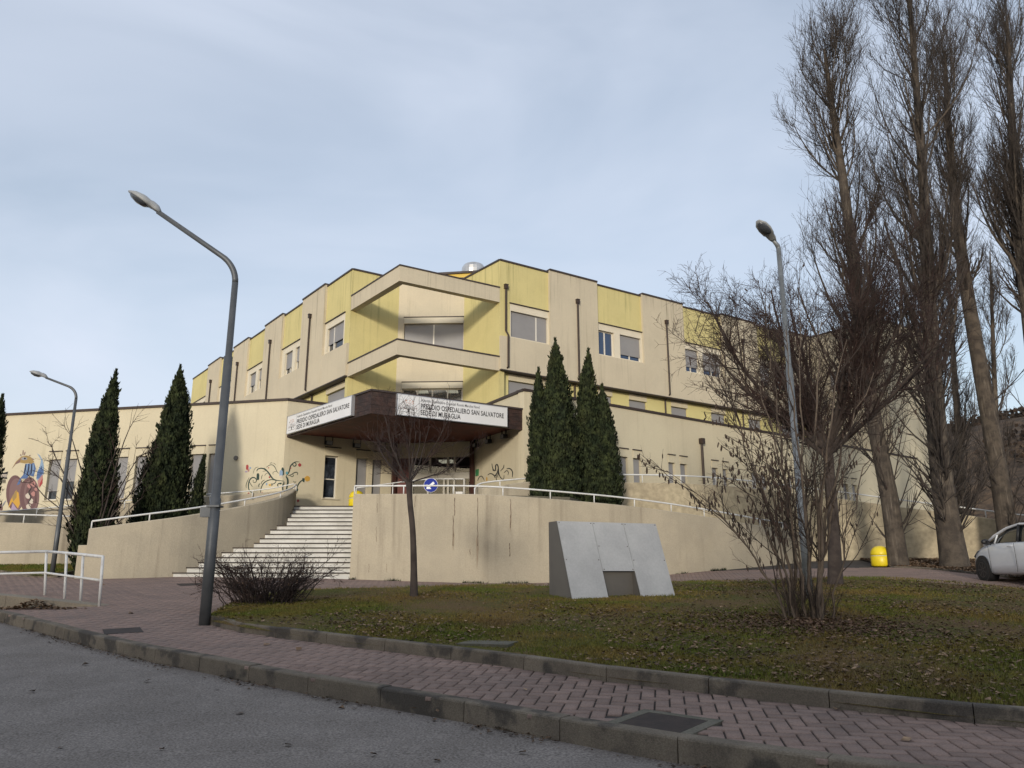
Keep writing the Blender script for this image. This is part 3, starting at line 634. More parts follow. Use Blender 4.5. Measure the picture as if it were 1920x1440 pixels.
# wing coming forward at the far right end
q = WR.P(24.4, 0); c_ = on_z(1648, 600, ZT)[:2]; wd = np.array(q[:2]); WE = Wall(wd, 143, 1)
WE = Wall(wd, math.degrees(math.atan2(*(c_-wd))), 1); le = float(np.linalg.norm(c_-wd))
WE.sign = 1; WE.n = np.array([WE.d[1], -WE.d[0]]); 
if WE.n @ (np.zeros(2)-wd) < 0: WE.n = -WE.n; WE.sign = -1
v, f = wall_mesh(WE, 0, le, 1.5, ZT, 0, [(1.2, 2.6, WZ0, WZ1)], .3); obj('wall', v, f, M['panel'], hosp)
window(WE, hosp, 1.2, 2.6, WZ0, WZ1, 0, shut=.8)
b = MB(); WE.box(b, 0, le+.05, ZT+.002, ZT+.09, -.4, .05); b.build('coping', M['coping'], hosp)
WF = Wall(c_, 56.5, 1); lf_ = WF.hit(1742, 700)[0]; v, f = wall_mesh(WF, 0, lf_, 1.5, ZT, 0, (), .3); obj('wall', v, f, M['cream'], hosp)
b = MB(); WF.box(b, 0, lf_, ZT+.002, ZT+.09, -.4, .05); b.build('coping', M['coping'], hosp)
# roof plant
vd = on_y(888, 505, 45.0)
b = MB(); b.lathe((vd[0], vd[1], 15.7), [(.75, 0), (.75, 3.75), (.73, 3.95), (.6, 4.15), (.35, 4.27), (.05, 4.3)], 20); o = b.build('roof_duct', M['duct'], base=(vd[0], vd[1], 15.7)); tag(o, 'shiny round metal duct with domed top on the hospital roof', 'duct')
for pz in OFF: pass
b = MB(); b.box((vd[0]-.7, 43.0, 16.9), (4.2, 2.0, 2.4), -.15); b.box((vd[0]-.7, 43.0, 18.16), (4.4, 2.2, .12), -.15, 1); o = b.build('roof_plant_box', [M['yellow_band'], M['coping']], base=(vd[0]-.7, 43.0, 15.7)); tag(o, 'yellow sheet metal plant box with dark rim on the roof', 'plant box')

# ------------------------------------------------------------------ low entrance wing
LCp = np.array([-8.9, 30.0]); RCp = np.array([.45, 28.34])
WLL = Wall(LCp, -77, -1); WEL = Wall(LCp, 56.5, 1); WER = Wall(RCp, -29, -1); WLR = Wall(RCp, 53, 1)
ZL = 7.98; TER = 3.68
low = thing('entrance_wing', (-4, 33, TER), 'cream single-storey hospital entrance wing with flat roof and painted murals', 'building')
hs = [(10.30, 10.88, 4.22, 5.92), (9.50, 10.06, 4.22, 5.92), (7.04, 7.6, 4.22, 5.92), (6.13, 6.68, 4.22, 5.92), (3.51, 4.11, 4.22, 5.92), (2.83, 3.31, 4.22, 5.92)]
sh = [.78, .55, 1, 1, 1, 1]
v, f = wall_mesh(WLL, 0, 24, 1.2, ZL-.05, 0, hs, .4); obj('wall', v, f, M['cream'], low)
b = MB(); WLL.box(b, -.03, 24, ZL-.048, ZL+.05, -.45, .06); b.build('coping', M['brown_metal'], low)
for h, k in zip(hs, sh): window(WLL, low, *h, 0, shut=k, lights=1, lintel=True, sill=True, lmat='cream', lint=(.0, .0))
hs = [(1.66, 2.22, 4.17, 5.88), (3.0, 3.5, 3.8, 5.88), (3.72, 4.15, 3.8, 5.88)]
v, f = wall_mesh(WEL, .0, 4.75, 3.4, ZL-.05, 0, hs, .35); obj('wall', v, f, M['cream'], low)
for k_, h in enumerate(hs): window(WEL, low, *h, 0, shut=0 if k_ == 0 else 1, lights=1, lmat='cream', lint=(0, .06))
b = MB(); WEL.box(b, 1.72, 2.16, 4.93, 4.97, -.2, -.13); b.build('transom', M['frame'], low)
b = MB(); WEL.box(b, 0, 4.75, ZL-.048, ZL+.05, -.45, .06); b.build('coping', M['brown_metal'], low)
v, f = wall_mesh(WER, 0, 4.2, 3.4, ZL-.05, 0, (), .35); obj('wall', v, f, M['cream'], low)
b = MB(); WER.box(b, 0, 4.2, ZL-.048, ZL+.05, -.45, .06); b.build('coping', M['brown_metal'], low)
lw = [(4.93, 5.39), (5.7, 6.17), (7.84, 8.25), (8.59, 9.03), (10.73, 11.15), (11.5, 11.86), (13.62, 14.1), (14.4, 14.85), (16.5, 16.95), (17.3, 17.75), (19.3, 19.75), (20.1, 20.55), (21.55, 22.0), (22.4, 22.85)]
hs = [(a_, c_2, 3.9, 5.9) for a_, c_2 in lw]
v, f = wall_mesh(WLR, 0, 30, 1.5, ZL-.05, 0, hs, .35); obj('wall', v, f, M['cream'], low)
for h in hs: window(WLR, low, *h, 0, shut=1, lights=1, lmat='cream')
b = MB(); WLR.box(b, -.03, 30, ZL-.048, ZL+.05, -.45, .06); b.build('coping', M['brown_metal'], low)
b = MB(); b.tube([WLR.P(10.03, 7.0, .08), WLR.P(10.03, 3.4, .08)], .06, 8); d = b.build('downpipe', M['brown_metal'], low)
b = MB(); WLR.box(b, 9.93, 10.13, 6.9, 7.15, .0, .2); b.build('hopper', M['brown_metal'], d)
# entrance front between the two side walls
e0 = np.array(WEL.P(4.7, 0))[:2]; e1_ = np.array(WER.P(4.15, 0))[:2]; dd = e1_-e0; LE = float(np.linalg.norm(dd)); WE2 = Wall(e0, math.degrees(math.atan2(dd[0], dd[1])), 1)
dz0, dz1, dz2, dz3 = TER, 5.08, 5.34, 6.0
v, f = wall_mesh(WE2, 0, LE, dz3, ZL-.05, 0, (), .3); obj('wall', v, f, M['cream'], low)
b = MB(); WE2.box(b, 0, LE, ZL-.048, ZL+.05, -.45, .06); b.build('coping', M['brown_metal'], low)
ent = MB(); WE2.box(ent, .75, LE, dz1, dz2, -.14, .0)
for s in (.78, 1.55, 2.33, 2.62, LE-.06): WE2.box(ent, s-.045, s+.045, dz2+.002, dz3, -.12, -.02)
for s in (.80, 1.5, 2.18, 2.36, 2.62, 3.05, LE-.06): WE2.box(ent, s-.04, s+.04, dz0, dz1-.002, -.12, -.02)
WE2.box(ent, .84, LE-.1, dz0, dz0+.1, -.11, -.03)
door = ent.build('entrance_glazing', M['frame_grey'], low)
b = MB(); WE2.box(b, .8, LE-.08, dz0+.1, dz1, -.08, -.07); WE2.box(b, .8, LE-.08, dz2, dz3, -.08, -.07); b.build('pane', M['clear'], door)
b = MB(); WE2.box(b, 2.68, 2.98, 4.2, 4.55, -.06, -.055); b.build('notice', M['sign_white'], door)
b = MB(); WE2.box(b, .06, .74, dz0, dz3+.0, -.12, -.03)
for k in range(6): WE2.box(b, .08+k*.11, .17+k*.11, dz0+.02, dz3-.02, -.03, -.01)
b.build('wood_panel', M['wood_red'], low)
b = MB(); WE2.box(b, -.1, LE+.1, TER-.1, TER-.01, -7, -.15); WE2.box(b, -.1, LE+.1, 6.5, 6.6, -7, -.31); WE2.box(b, -.1, LE+.1, TER, 6.5, -7.1, -7); WE2.box(b, -.2, -.1, TER, 6.5, -7, -.3); WE2.box(b, LE+.1, LE+.2, TER, 6.5, -7, -.3); b.build('lobby', M['interior'], low)
for s, oo in ((1.95, -1.6), (2.9, -4.2), (1.1, -4.4)):
    b = MB(); WE2.box(b, s-.32, s+.32, 6.40, 6.49, oo-.3, oo+.3); b.build('ceiling_light', M['ceil_light'], low)
b = MB(); WER.box(b, 3.72, 3.98, 5.15, 5.42, .004, .03); b.build('exit_sign', M['green_sign'], low)
b = MB(); s_, z_ = WLL.hit(443, 859); b.tube([WLL.P(s_, z_, 0), WLL.P(s_, z_, .06)], .09, 14); b.build('wall_light', M['alu_dark'], low)
b = MB(); b.prism([WLL.P(23.9, 0, -.3)[:2], WLL.P(.2, 0, -.3)[:2], WEL.P(4.7, 0, -.32)[:2], WER.P(4.15, 0, -.32)[:2], WLR.P(.2, 0, -.35)[:2], WLR.P(29.8, 0, -.35)[:2], (22, 52), (-4.5, 37.0), (-30, 50)], 7.4, 7.5); b.build('roof', M['coping'], low)

# murals: flat paint 3 mm proud of the render
class Paint:
    def __init__(s, parent): s.V = []; s.F = []; s.I = []; s.mats = []; s.parent = parent; s.lay = .003
    def mi(s, k):
        if MUR[k] not in s.mats: s.mats.append(MUR[k])
        return s.mats.index(MUR[k])
    def poly(s, W, pts, k):
        n = len(s.V); s.lay += .00015
        q = [W.P(*W.hit(x, y), s.lay) for x, y in pts]; s.V += q; s.F.append(tuple(range(n, n+len(q)))); s.I.append(s.mi(k))
    def stroke(s, W, pts, w, k, taper=True):
        P = smooth_line(np.array(pts, float), 2); t = np.gradient(P, axis=0); t /= np.linalg.norm(t, axis=1)[:, None]+1e-9; nn = np.stack([-t[:, 1], t[:, 0]], -1)
        ww = w*(np.sin(np.linspace(.25, PI-.1, len(P)))*.8+.25) if taper else np.full(len(P), w); s.lay += .00015
        m = s.mi(k)
        for i in range(len(P)-1):
            n = len(s.V); q = [P[i]+nn[i]*ww[i]/2, P[i+1]+nn[i+1]*ww[i+1]/2, P[i+1]-nn[i+1]*ww[i+1]/2, P[i]-nn[i]*ww[i]/2]
            s.V += [W.P(*W.hit(*p_), s.lay) for p_ in q]; s.F.append((n, n+1, n+2, n+3)); s.I.append(m)
    def spot(s, par, W, c, rx, ry, k, n=12, wob=.3):
        s.lay += .00015; q = [W.P(*W.hit(c[0]+(rx+wob*((i*7) % 3-1))*math.cos(2*PI*i/n), c[1]+(ry+wob*((i*5) % 3-1))*math.sin(2*PI*i/n)), s.lay) for i in range(n)]
        obj('painted_flower', q, [tuple(range(n))], MUR[k], par)
    def disc(s, W, c, rx, ry, k, n=18, wob=0, rot=0): s.poly(W, [(c[0]+(rx+wob*((i*7) % 3-1))*math.cos(2*PI*i/n), c[1]+(ry+wob*((i*5) % 3-1))*math.sin(2*PI*i/n)) for i in range(n)], k)
    def build(s, name): return obj(name, s.V, s.F, s.mats, s.parent, mi=s.I)
z4 = lambda P: [(x/8, 820+y/8) for x, y in P]
m1 = Paint(low)
m1.disc(WLL, (230/8, 820+840/8), 138/8, 272/8, 'plum', 28); m1.disc(WLL, (250/8, 820+850/8), 112/8, 235/8, 'plum2', 28)
m1.poly(WLL, z4([(150, 960), (235, 800), (280, 830), (300, 1000), (270, 1065), (205, 985), (185, 965), (125, 1065)]), 'gold'); m1.poly(WLL, z4([(180, 890), (255, 780), (250, 900), (200, 965)]), 'ochre')
m1.poly(WLL, z4([(165, 1075), (195, 985), (240, 1060), (300, 1110), (240, 1120), (180, 1110)]), 'lilac')
m1.disc(WLL, (445/8, 820+880/8), 145/8, 285/8, 'plum', 30); m1.disc(WLL, (470/8, 820+870/8), 112/8, 240/8, 'plum2', 30); m1.disc(WLL, (478/8, 820+860/8), 90/8, 205/8, 'plum', 24)
for (x, y, r) in ((440, 730, 30), (500, 700, 34), (420, 880, 36), (500, 850, 30), (470, 960, 32), (430, 1040, 36), (540, 780, 22)): m1.disc(WLL, (x/8, 820+y/8), r/8, r*1.25/8, 'pink' if r % 4 else 'bone', 9, .6)
m1.stroke(WLL, z4([(440, 690), (480, 760), (420, 830), (480, 900), (420, 980), (470, 1060)]), 2, 'black')
m1.poly(WLL, z4([(380, 400), (515, 385), (540, 470), (505, 590), (440, 570), (400, 620), (320, 620), (300, 700), (250, 720), (300, 620), (350, 560), (360, 500)]), 'blue')
for i in range(6): m1.stroke(WLL, z4([(390+22*i, 400), (380+24*i, 480), (360+26*i, 560)]), 1.6, 'sky' if i % 2 else 'black')
m1.poly(WLL, z4([(175, 480), (240, 365), (320, 290), (400, 272), (455, 290), (480, 310), (515, 372), (470, 400), (430, 385), (370, 392), (300, 378), (235, 405)]), 'ochre')
m1.poly(WLL, z4([(175, 480), (250, 370), (320, 310), (300, 375), (235, 405)]), 'plum2'); m1.disc(WLL, (365/8, 820+320/8), 45/8, 22/8, 'grey', 14); m1.disc(WLL, (375/8, 820+318/8), 16/8, 14/8, 'black', 10)
for x0, y0, x1, y1 in ((345, 270, 350, 190), (365, 268, 380, 218), (318, 285, 312, 250), (440, 280, 460, 265), (480, 320, 515, 335)): m1.stroke(WLL, z4([(x0, y0), ((x0+x1)/2, (y0+y1)/2), (x1, y1)]), 1.8, 'plum2')
m1.poly(WLL, z4([(556, 238), (600, 270), (640, 340), (658, 420), (660, 540), (620, 620), (570, 660), (545, 620), (560, 520), (600, 430), (618, 340)]), 'sky'); m1.poly(WLL, z4([(560, 520), (625, 430), (655, 520), (600, 620), (548, 620)]), 'blue')
m1.poly(WLL, z4([(565, 650), (640, 555), (645, 640), (610, 720), (575, 740)]), 'pink'); m1.poly(WLL, z4([(600, 690), (640, 610), (640, 690), (590, 760)]), 'red')
m1.disc(WLL, (8/8, 820+1060/8), 35/8, 62/8, 'plum', 16); m1.stroke(WLL, z4([(30, 1040), (60, 990), (95, 950)]), 2.2, 'grey')
m1.poly(WLL, z4([(-60, 525), (30, 522), (60, 530), (126, 512), (100, 590), (112, 625), (0, 618), (-60, 620)]), 'black')
for k in range(5): x = -30+k*28; m1.stroke(WLL, z4([(x, 600), (x+2, 545), (x+12, 575), (x+20, 545), (x+20, 600)]), 1.0, 'bone', False)
for k in range(7): x = -20+k*16; m1.stroke(WLL, z4([(x, 630), (x+6, 655), (x+2, 690)]), 1.2, 'black')
m1.build('bird_mural')
m2 = Paint(low)
z5 = lambda P: [(430+x/8, 840+y/8) for x, y in P]
def st5(P, w, k='green'):
    W = WLL if np.mean([p[0] for p in P]) < 845 else WEL; m2.stroke(W, z5(P), w, k)
for P_, w in (([(385, 695), (310, 655), (285, 600), (290, 520), (310, 470), (345, 440), (385, 445), (412, 480), (398, 515), (355, 520)], 2.2), ([(410, 350), (425, 315), (480, 300), (540, 320), (590, 370), (630, 430), (660, 470), (730, 490), (815, 495)], 2.4),
        ([(470, 690), (470, 620), (500, 540), (560, 490), (640, 470), (700, 490)], 1.8), ([(705, 490), (690, 525), (645, 545)], 1.4), ([(555, 290), (600, 255), (650, 250), (690, 290), (710, 350), (745, 385)], 1.3), ([(520, 300), (560, 330), (600, 400), (640, 460)], 1.4),
        ([(800, 640), (795, 570), (820, 505)], 1.6), ([(740, 590), (720, 550), (750, 525), (775, 545)], 2.0), ([(445, 590), (440, 550), (465, 530)], 1.5), ([(480, 540), (490, 500), (530, 480)], 1.2), ([(360, 385), (370, 330), (400, 290), (440, 285)], .8),
        ([(300, 500), (330, 560), (350, 580)], 1.2), ([(255, 600), (250, 560), (265, 510), (300, 440)], 1.2), ([(480, 470), (485, 430), (500, 400)], 1.0), ([(530, 420), (545, 385), (590, 375)], .8), ([(660, 400), (650, 370), (680, 350), (720, 355)], .8), ([(608, 235), (630, 220), (650, 228)], 1.0), ([(660, 225), (680, 235), (700, 255)], .8), ([(500, 350), (540, 345), (560, 320)], .7)): st5(P_, w)
for P_, w in (([(850, 640), (870, 560), (880, 490), (862, 440), (846, 425)], 3.2), ([(852, 415), (880, 390), (905, 330), (910, 280), (940, 240), (990, 205), (1050, 210)], 2.2), ([(950, 235), (955, 270), (990, 275), (1005, 245), (985, 218), (955, 230)], 1.8), ([(880, 415), (930, 400), (970, 370), (1010, 360), (1030, 385), (1012, 405)], 1.6), ([(905, 412), (940, 435), (965, 415), (950, 395)], 1.2),
        ([(1015, 590), (1040, 530), (1080, 490), (1120, 475)], 2.2), ([(970, 540), (1010, 570), (1018, 620), (1010, 690)], 1.8), ([(955, 495), (985, 520), (1000, 500)], 1.2), ([(1030, 610), (1025, 640), (1010, 660)], 1.0)): m2.stroke(WEL, z5(P_), w, 'green')
m2.poly(WEL, z5([(1095, 450), (1130, 455), (1125, 515), (1105, 510), (1090, 480)]), 'green'); fm = m2.build('floral_mural'); fm['kind'] = 'stuff'
for c, rx, k in (((1170, 460), 42, 'gold'), ((1055, 255), 26, 'red'), ((920, 300), 9, 'red'), ((1030, 790), 20, 'red')): m2.spot(fm, WEL, (430+c[0]/8, 840+c[1]/8), rx/8, rx/8, k, 14, .35)
m2.spot(fm, WEL, (430+862/8, 840+375/8), 2.2, 3, 'teal', 10, .3)
for c, rx, ry, k in (((610, 555), 18, 16, 'gold'), ((640, 548), 9, 20, 'green'), ((430, 430), 22, 55, 'green'), ((270, 290), 20, 42, 'red'), ((290, 335), 14, 22, 'pink'), ((315, 300), 14, 16, 'sky'), ((255, 355), 20, 12, 'lilac'), ((800, 350), 20, 62, 'green'), ((778, 385), 26, 58, 'sky'), ((775, 430), 22, 22, 'bone'), ((770, 532), 18, 14, 'green'), ((590, 298), 10, 8, 'red'), ((605, 438), 12, 14, 'red'), ((290, 685), 14, 18, 'red'), ((492, 672), 8, 14, 'red'), ((360, 495), 8, 8, 'black'), ((560, 540), 12, 20, 'sky')): m2.spot(fm, WLL, (430+c[0]/8, 840+c[1]/8), rx/8, ry/8, k, 12, .3)

m3 = Paint(low); z7 = lambda P: [(730+x/7.11, 720+y/7.11) for x, y in P]
for P_, w in (([(1178, 1290), (1200, 1235), (1235, 1225), (1255, 1260), (1268, 1288)], 1.6), ([(1310, 1215), (1345, 1190), (1385, 1205), (1400, 1228), (1440, 1190)], 1.8), ([(1368, 1060), (1375, 1115), (1400, 1165), (1420, 1135), (1415, 1085), (1440, 1068), (1455, 1110), (1455, 1190), (1490, 1262), (1528, 1272), (1530, 1215)], 2.2), ([(1450, 1130), (1440, 1190), (1400, 1235), (1415, 1250)], 2.0), ([(1530, 1075), (1525, 1120), (1480, 1160)], 1.5),
        ([(1530, 1185), (1565, 1148), (1592, 1175), (1582, 1215)], 1.5), ([(1565, 1130), (1610, 1122), (1648, 1170), (1640, 1245)], 2.0), ([(1430, 1200), (1425, 1260), (1435, 1300)], 1.3), ([(1460, 1160), (1445, 1220), (1450, 1250)], 1.4), ([(1375, 1140), (1390, 1160), (1430, 1150)], 1.2)): m3.stroke(WER, z7(P_), w, 'black')
m3.disc(WER, (730+1300/7.11, 720+1268/7.11), 1.4, 4.4, 'gold', 10); m3.build('scroll_mural')

# ------------------------------------------------------------------ entrance canopy
ZC1, ZC0 = 7.26, 6.46
cp = np.array([-4.71, 25.28]); cl = np.array([-8.87, 30.06]); cr = np.array([.42, 28.45])
can = thing('entrance_canopy', (-4.6, 30.5, TER), 'dark wooden pointed canopy over the hospital entrance on slim posts', 'canopy')
poly = [cl, cp, cr, e1_, e0]
inner = [np.asarray(p_)*1.0 for p_ in poly]
b = MB(); b.prism(poly, ZC1-.12, ZC1-.02); b.build('roof_deck', M['coping'], can)
cen = np.mean(poly, axis=0); ins = [cen+(p_-cen)*.975 for p_ in poly]
b = MB(); b.prism(ins, ZC0+.16, ZC0+.22)
b.build('soffit', M['wood_red'], can)
for (p_, q_) in ((cl, cp), (cp, cr)):
    dd = q_-p_; Lf = float(np.linalg.norm(dd)); Wf = Wall(p_, math.degrees(math.atan2(dd[0], dd[1])), 1)
    if Wf.n @ (-p_) < 0: Wf.n = -Wf.n; Wf.sign = -1
    for k in range(5):
        z0 = ZC0+k*.152; b = MB(); Wf.box(b, 0.0, Lf, z0, z0+.146, -.06, .0+random.uniform(0, .006)); b.build('fascia_board', M['wood_dark'], can)
    b = MB(); Wf.box(b, -.03, Lf+.03, ZC1-.035, ZC1+.03, -.2, .05); b.build('drip_edge', M['coping'], can)
    if p_ is cl: WfL = Wf; LfL = Lf
    else: WfR = Wf; LfR = Lf
for W_, s in ((WEL, 4.62), (WER, 4.05)):
    b = MB(); W_.box(b, s-.07, s+.07, TER, ZC0+.16, .08, .24); b.build('post', M['post_red'], can)
for W_, sl in ((WEL, (1.7, 2.9, 4.0)), (WER, (1.2, 2.5, 3.6))):
    for s in sl:
        b = MB(); W_.box(b, s-.14, s+.14, ZC0-.18, ZC0-.02, .12, .30); W_.box(b, s-.17, s-.145, ZC0-.16, ZC0+.16, .18, .23); W_.box(b, s+.145, s+.17, ZC0-.16, ZC0+.16, .18, .23); W_.box(b, s-.12, s+.12, ZC0-.17, ZC0-.03, .301, .31, 1); b.build('floodlight', [M['black_plastic'], M['lamp_body']], can)

# signs on the canopy
def text_mesh(body, size, bold=0.0, sx=1.0):
    cu = bpy.data.curves.new('t', 'FONT'); cu.body = body; cu.size = size; cu.offset = bold; cu.resolution_u = 3; cu.space_character = 1.04
    o = bpy.data.objects.new('t', cu); COL.objects.link(o); bpy.context.view_layer.update()
    me = bpy.data.meshes.new_from_object(o.evaluated_get(bpy.context.evaluated_depsgraph_get())); n = len(me.vertices); co = np.zeros(n*3, np.float32); me.vertices.foreach_get('co', co)
    co = co.reshape(-1, 3); F_ = [tuple(p_.vertices) for p_ in me.polygons]; bpy.data.objects.remove(o); bpy.data.curves.remove(cu); bpy.data.meshes.remove(me); co[:, 0] *= sx; return co, F_
def sign(W, s0, s1, z0, z1, flip, label):
    """panel from s0 to s1; flip when s runs leftwards as read"""
    t = thing('hospital_sign', W.P((s0+s1)/2, z0, .08), label, 'sign', 'signs on the entrance canopy')
    b = MB(); W.box(b, s0, s1, z0, z1, .02, .14); pn = b.build('panel', M['sign_white'], t)
    b = MB(); e_ = .02
    W.box(b, s0-e_, s1+e_, z0-e_, z0-.001, .015, .15); W.box(b, s0-e_, s1+e_, z1+.001, z1+e_, .015, .15); W.box(b, s0-e_, s0-.001, z0, z1, .015, .15); W.box(b, s1+.001, s1+e_, z0, z1, .015, .15); b.build('frame', M['sign_frame'], t)
    Wd = s1-s0; Ht = z1-z0
    def place(co, x, z, o): return [W.P(s0+(Wd-(x+p_[0]) if flip else x+p_[0]), z0+z+p_[1], o) for p_ in co]
    lx = Ht*1.22
    c2, F_ = text_mesh('PRESIDIO OSPEDALIERO SAN SALVATORE', 1.0, .02); wd_ = c2[:, 0].max(); h_ = .35*Ht
    sc = np.array([(Wd-lx-.14)/wd_, h_, 1]); obj('lettering', place(c2*sc, lx, Ht*.42, .143), F_, M['ink'], pn)['kind'] = 'stuff'
    c3, F3 = text_mesh('SEDE DI MURAGLIA', 1.0, .02); obj('lettering', place(c3*sc, lx, Ht*.1, .143), F3, M['ink'], pn)['kind'] = 'stuff'
    c1, F1 = text_mesh('Azienda Ospedaliera Ospedali Riuniti Marche Nord', 1.0, .009); sc1 = np.array([(Wd-lx)*.66/c1[:, 0].max(), h_*.56, 1]); obj('lettering', place(c1*sc1, lx+.02, Ht*.77, .143), F1, M['ink_thin'], pn)['kind'] = 'stuff'
    # tree emblem: trunk, branches and a cloud of leaf dabs
    V = []; Fc = []; I_ = []
    def quad(pts, m): n = len(V); V.extend(place([(x, y, 0) for x, y in pts], 0, 0, .143)); Fc.append(tuple(range(n, n+len(pts)))); I_.append(m)
    cx_, cz_ = Ht*.58, Ht*.16; u = Ht
    quad([(cx_-.05*u, cz_), (cx_+.06*u, cz_), (cx_+.025*u, cz_+.12*u), (cx_-.02*u, cz_+.12*u)], 0)
    for a_ in (-62, -38, -12, 14, 40, 66):
        t_ = RAD(a_); x1, y1 = cx_+math.sin(t_)*.3*u, cz_+.1*u+math.cos(t_)*.3*u; w_ = .012*u
        quad([(cx_-w_, cz_+.09*u), (cx_+w_, cz_+.09*u), (x1+w_*.4, y1), (x1-w_*.4, y1)], 0)
    rr = random.Random(4)
    for k in range(95):
        a_ = rr.uniform(-1.65, 1.65); r_ = u*rr.uniform(.16, .5); x, y = cx_+math.sin(a_)*r_*.95, cz_+.12*u+math.cos(a_)*r_; w_ = u*rr.uniform(.014, .032); t_ = rr.uniform(0, 3.1)
        quad([(x+w_*math.cos(t_+q_), y+w_*.7*math.sin(t_+q_)) for q_ in (0, 1.57, 3.14, 4.71)], 2 if (y > cz_+.36*u and rr.random() < .75) else (1 if rr.random() < .5 else 0))
    for k in range(9): x = cx_-.42*u+k*.1*u; quad([(x, cz_-.02*u+.01*u*(k % 3)), (x+.11*u, cz_-.02*u+.01*u*((k+1) % 3)), (x+.11*u, cz_-.005*u+.01*u*((k+1) % 3)), (x, cz_-.005*u+.01*u*(k % 3))], 0)
    quad([(lx-.06, 0.01), (lx-.052, .01), (lx-.052, Ht-.01), (lx-.06, Ht-.01)], 0)
    obj('emblem', V, Fc, [M['ink'], M['logo_brown'], M['orange']], pn, mi=I_)['kind'] = 'stuff'
    return t
s0_, _z = WfL.hit(550, 780); s1_, _z = WfL.hit(660, 745)
sign(WfL, .30, LfL*.83, 6.55, 7.22, False, 'white hospital name sign on the left fascia of the canopy')
sa, _z = WfR.hit(743, 745); sb, _z = WfR.hit(947, 775)
sign(WfR, sa, sb, 6.50, 7.20, False, 'white hospital name sign on the right fascia of the canopy')

# ------------------------------------------------------------------ terrace, stairs and retaining walls
def wall_strip(name, pts, thick, mat_, label, base_pad=.4, parent=None, cat='wall'):
    """pts: (x, y, ztop); wall runs down below the paving"""
    P = smooth_line(np.array(pts, float), 2); n = len(P)
    t = np.gradient(P[:, :2], axis=0); t /= np.linalg.norm(t, axis=1)[:, None]; nn = np.stack([-t[:, 1], t[:, 0]], -1)
    if nn[:, 1].mean() < 0: nn = -nn
    fr = P[:, :2]; bk = fr+nn*thick; zb = G(fr[:, 0], fr[:, 1])-base_pad
    ch = .025
    rows = [np.c_[fr, zb], np.c_[fr, P[:, 2]-ch], np.c_[fr+nn*ch, P[:, 2]], np.c_[bk-nn*ch, P[:, 2]], np.c_[bk, P[:, 2]-ch], np.c_[bk, zb]]
    V = np.stack(rows, 1).reshape(-1, 3); Fc = []
    for i in range(n-1):
        for k in range(6): Fc.append((i*6+k, (i+1)*6+k, (i+1)*6+(k+1) % 6, i*6+(k+1) % 6))
    Fc += [tuple(range(6)), tuple(range(n*6-1, n*6-7, -1))]
    o = obj(name, V, Fc, mat_, parent, base=None if parent else (fr[0][0], fr[0][1], zb[0]+base_pad))
    if parent is None: tag(o, label, cat)
    return o
def col_pts(lst): return [tuple(on_y(x, y, Y)) for x, y, Y in lst]   # pixel of the top edge + distance

ZT0 = 3.70
FWP = col_pts([(663, 926, 24.4), (720, 926, 24.35), (800, 925.5, 24.3), (900, 926, 24.3), (980, 931, 24.5), (1070, 938, 25.0), (1160, 946, 25.7), (1250, 957, 26.6), (1340, 971, 27.8), (1420, 985, 29.2), (1470, 993, 30.4), (1503, 998, 31.6)])
wall_strip('retaining_wall', FWP, .3, M['concrete'], 'long curved cream concrete retaining wall with rusty cracks right of the stairs')
fwo = bpy.data.objects['retaining_wall']; FS = smooth_line(np.array(FWP), 2); fpx = to_px(FS)[0]
def fw_pt(x, y): return on_y(x, y, float(np.interp(x, fpx, FS[:, 1]))-.006)
def mark(path, w, m_, nm):
    V = []
    for k, (zx, zy) in enumerate(path):
        x, y = 660+zx/5.647, 820+zy/5.647; ww = w[k] if hasattr(w, '__len__') else w*random.uniform(.6, 1.3)
        V += [fw_pt(x-ww/2, y), fw_pt(x+ww/2, y)]
    obj(nm, V, [(2*k, 2*k+1, 2*k+3, 2*k+2) for k in range(len(path)-1)], M[m_], fwo)
def wig(x, y0, y1, n=9, a=4): return [(x+random.uniform(-a, a), y0+(y1-y0)*k/(n-1)) for k in range(n)]
for x, y0, y1, w in ((1085, 640, 830, 1.3), (1072, 830, 1150, 1.0), (1330, 640, 1150, .9), (1680, 655, 960, 1.3), (1672, 1120, 1260, 1.5), (268, 700, 800, .6), (258, 950, 1110, .7), (668, 620, 740, .7), (180, 1340, 1430, .6), (365, 1340, 1430, .6), (1250, 1180, 1240, .8)): mark(wig(x, y0, y1), w, 'crack', 'crack')
mark([(1325, 1030), (1326, 1090), (1330, 1180), (1326, 1280), (1322, 1400)], [.4, 4.5, 4.0, 2.2, .3], 'stain', 'rust_stain'); mark([(1672, 820), (1680, 860), (1676, 940), (1674, 1000)], [.4, 3, 2.6, .3], 'stain', 'rust_stain'); mark([(1074, 960), (1075, 1040), (1072, 1130), (1070, 1200)], [.4, 3.5, 3, .3], 'stain', 'rust_stain')
# side of the stairs: return of the front wall
a0 = np.array(FWP[0]); b0 = on_y(661, 949, 28.9)
wall_strip('stair_side_wall', [(a0[0]+.3, a0[1]+.3, ZT0), (a0[0]+.32, 26.5, ZT0), (b0[0]+.35, 29.4, ZT0)][:3], .3, M['concrete'], 'short cream side wall along the right of the stairs')
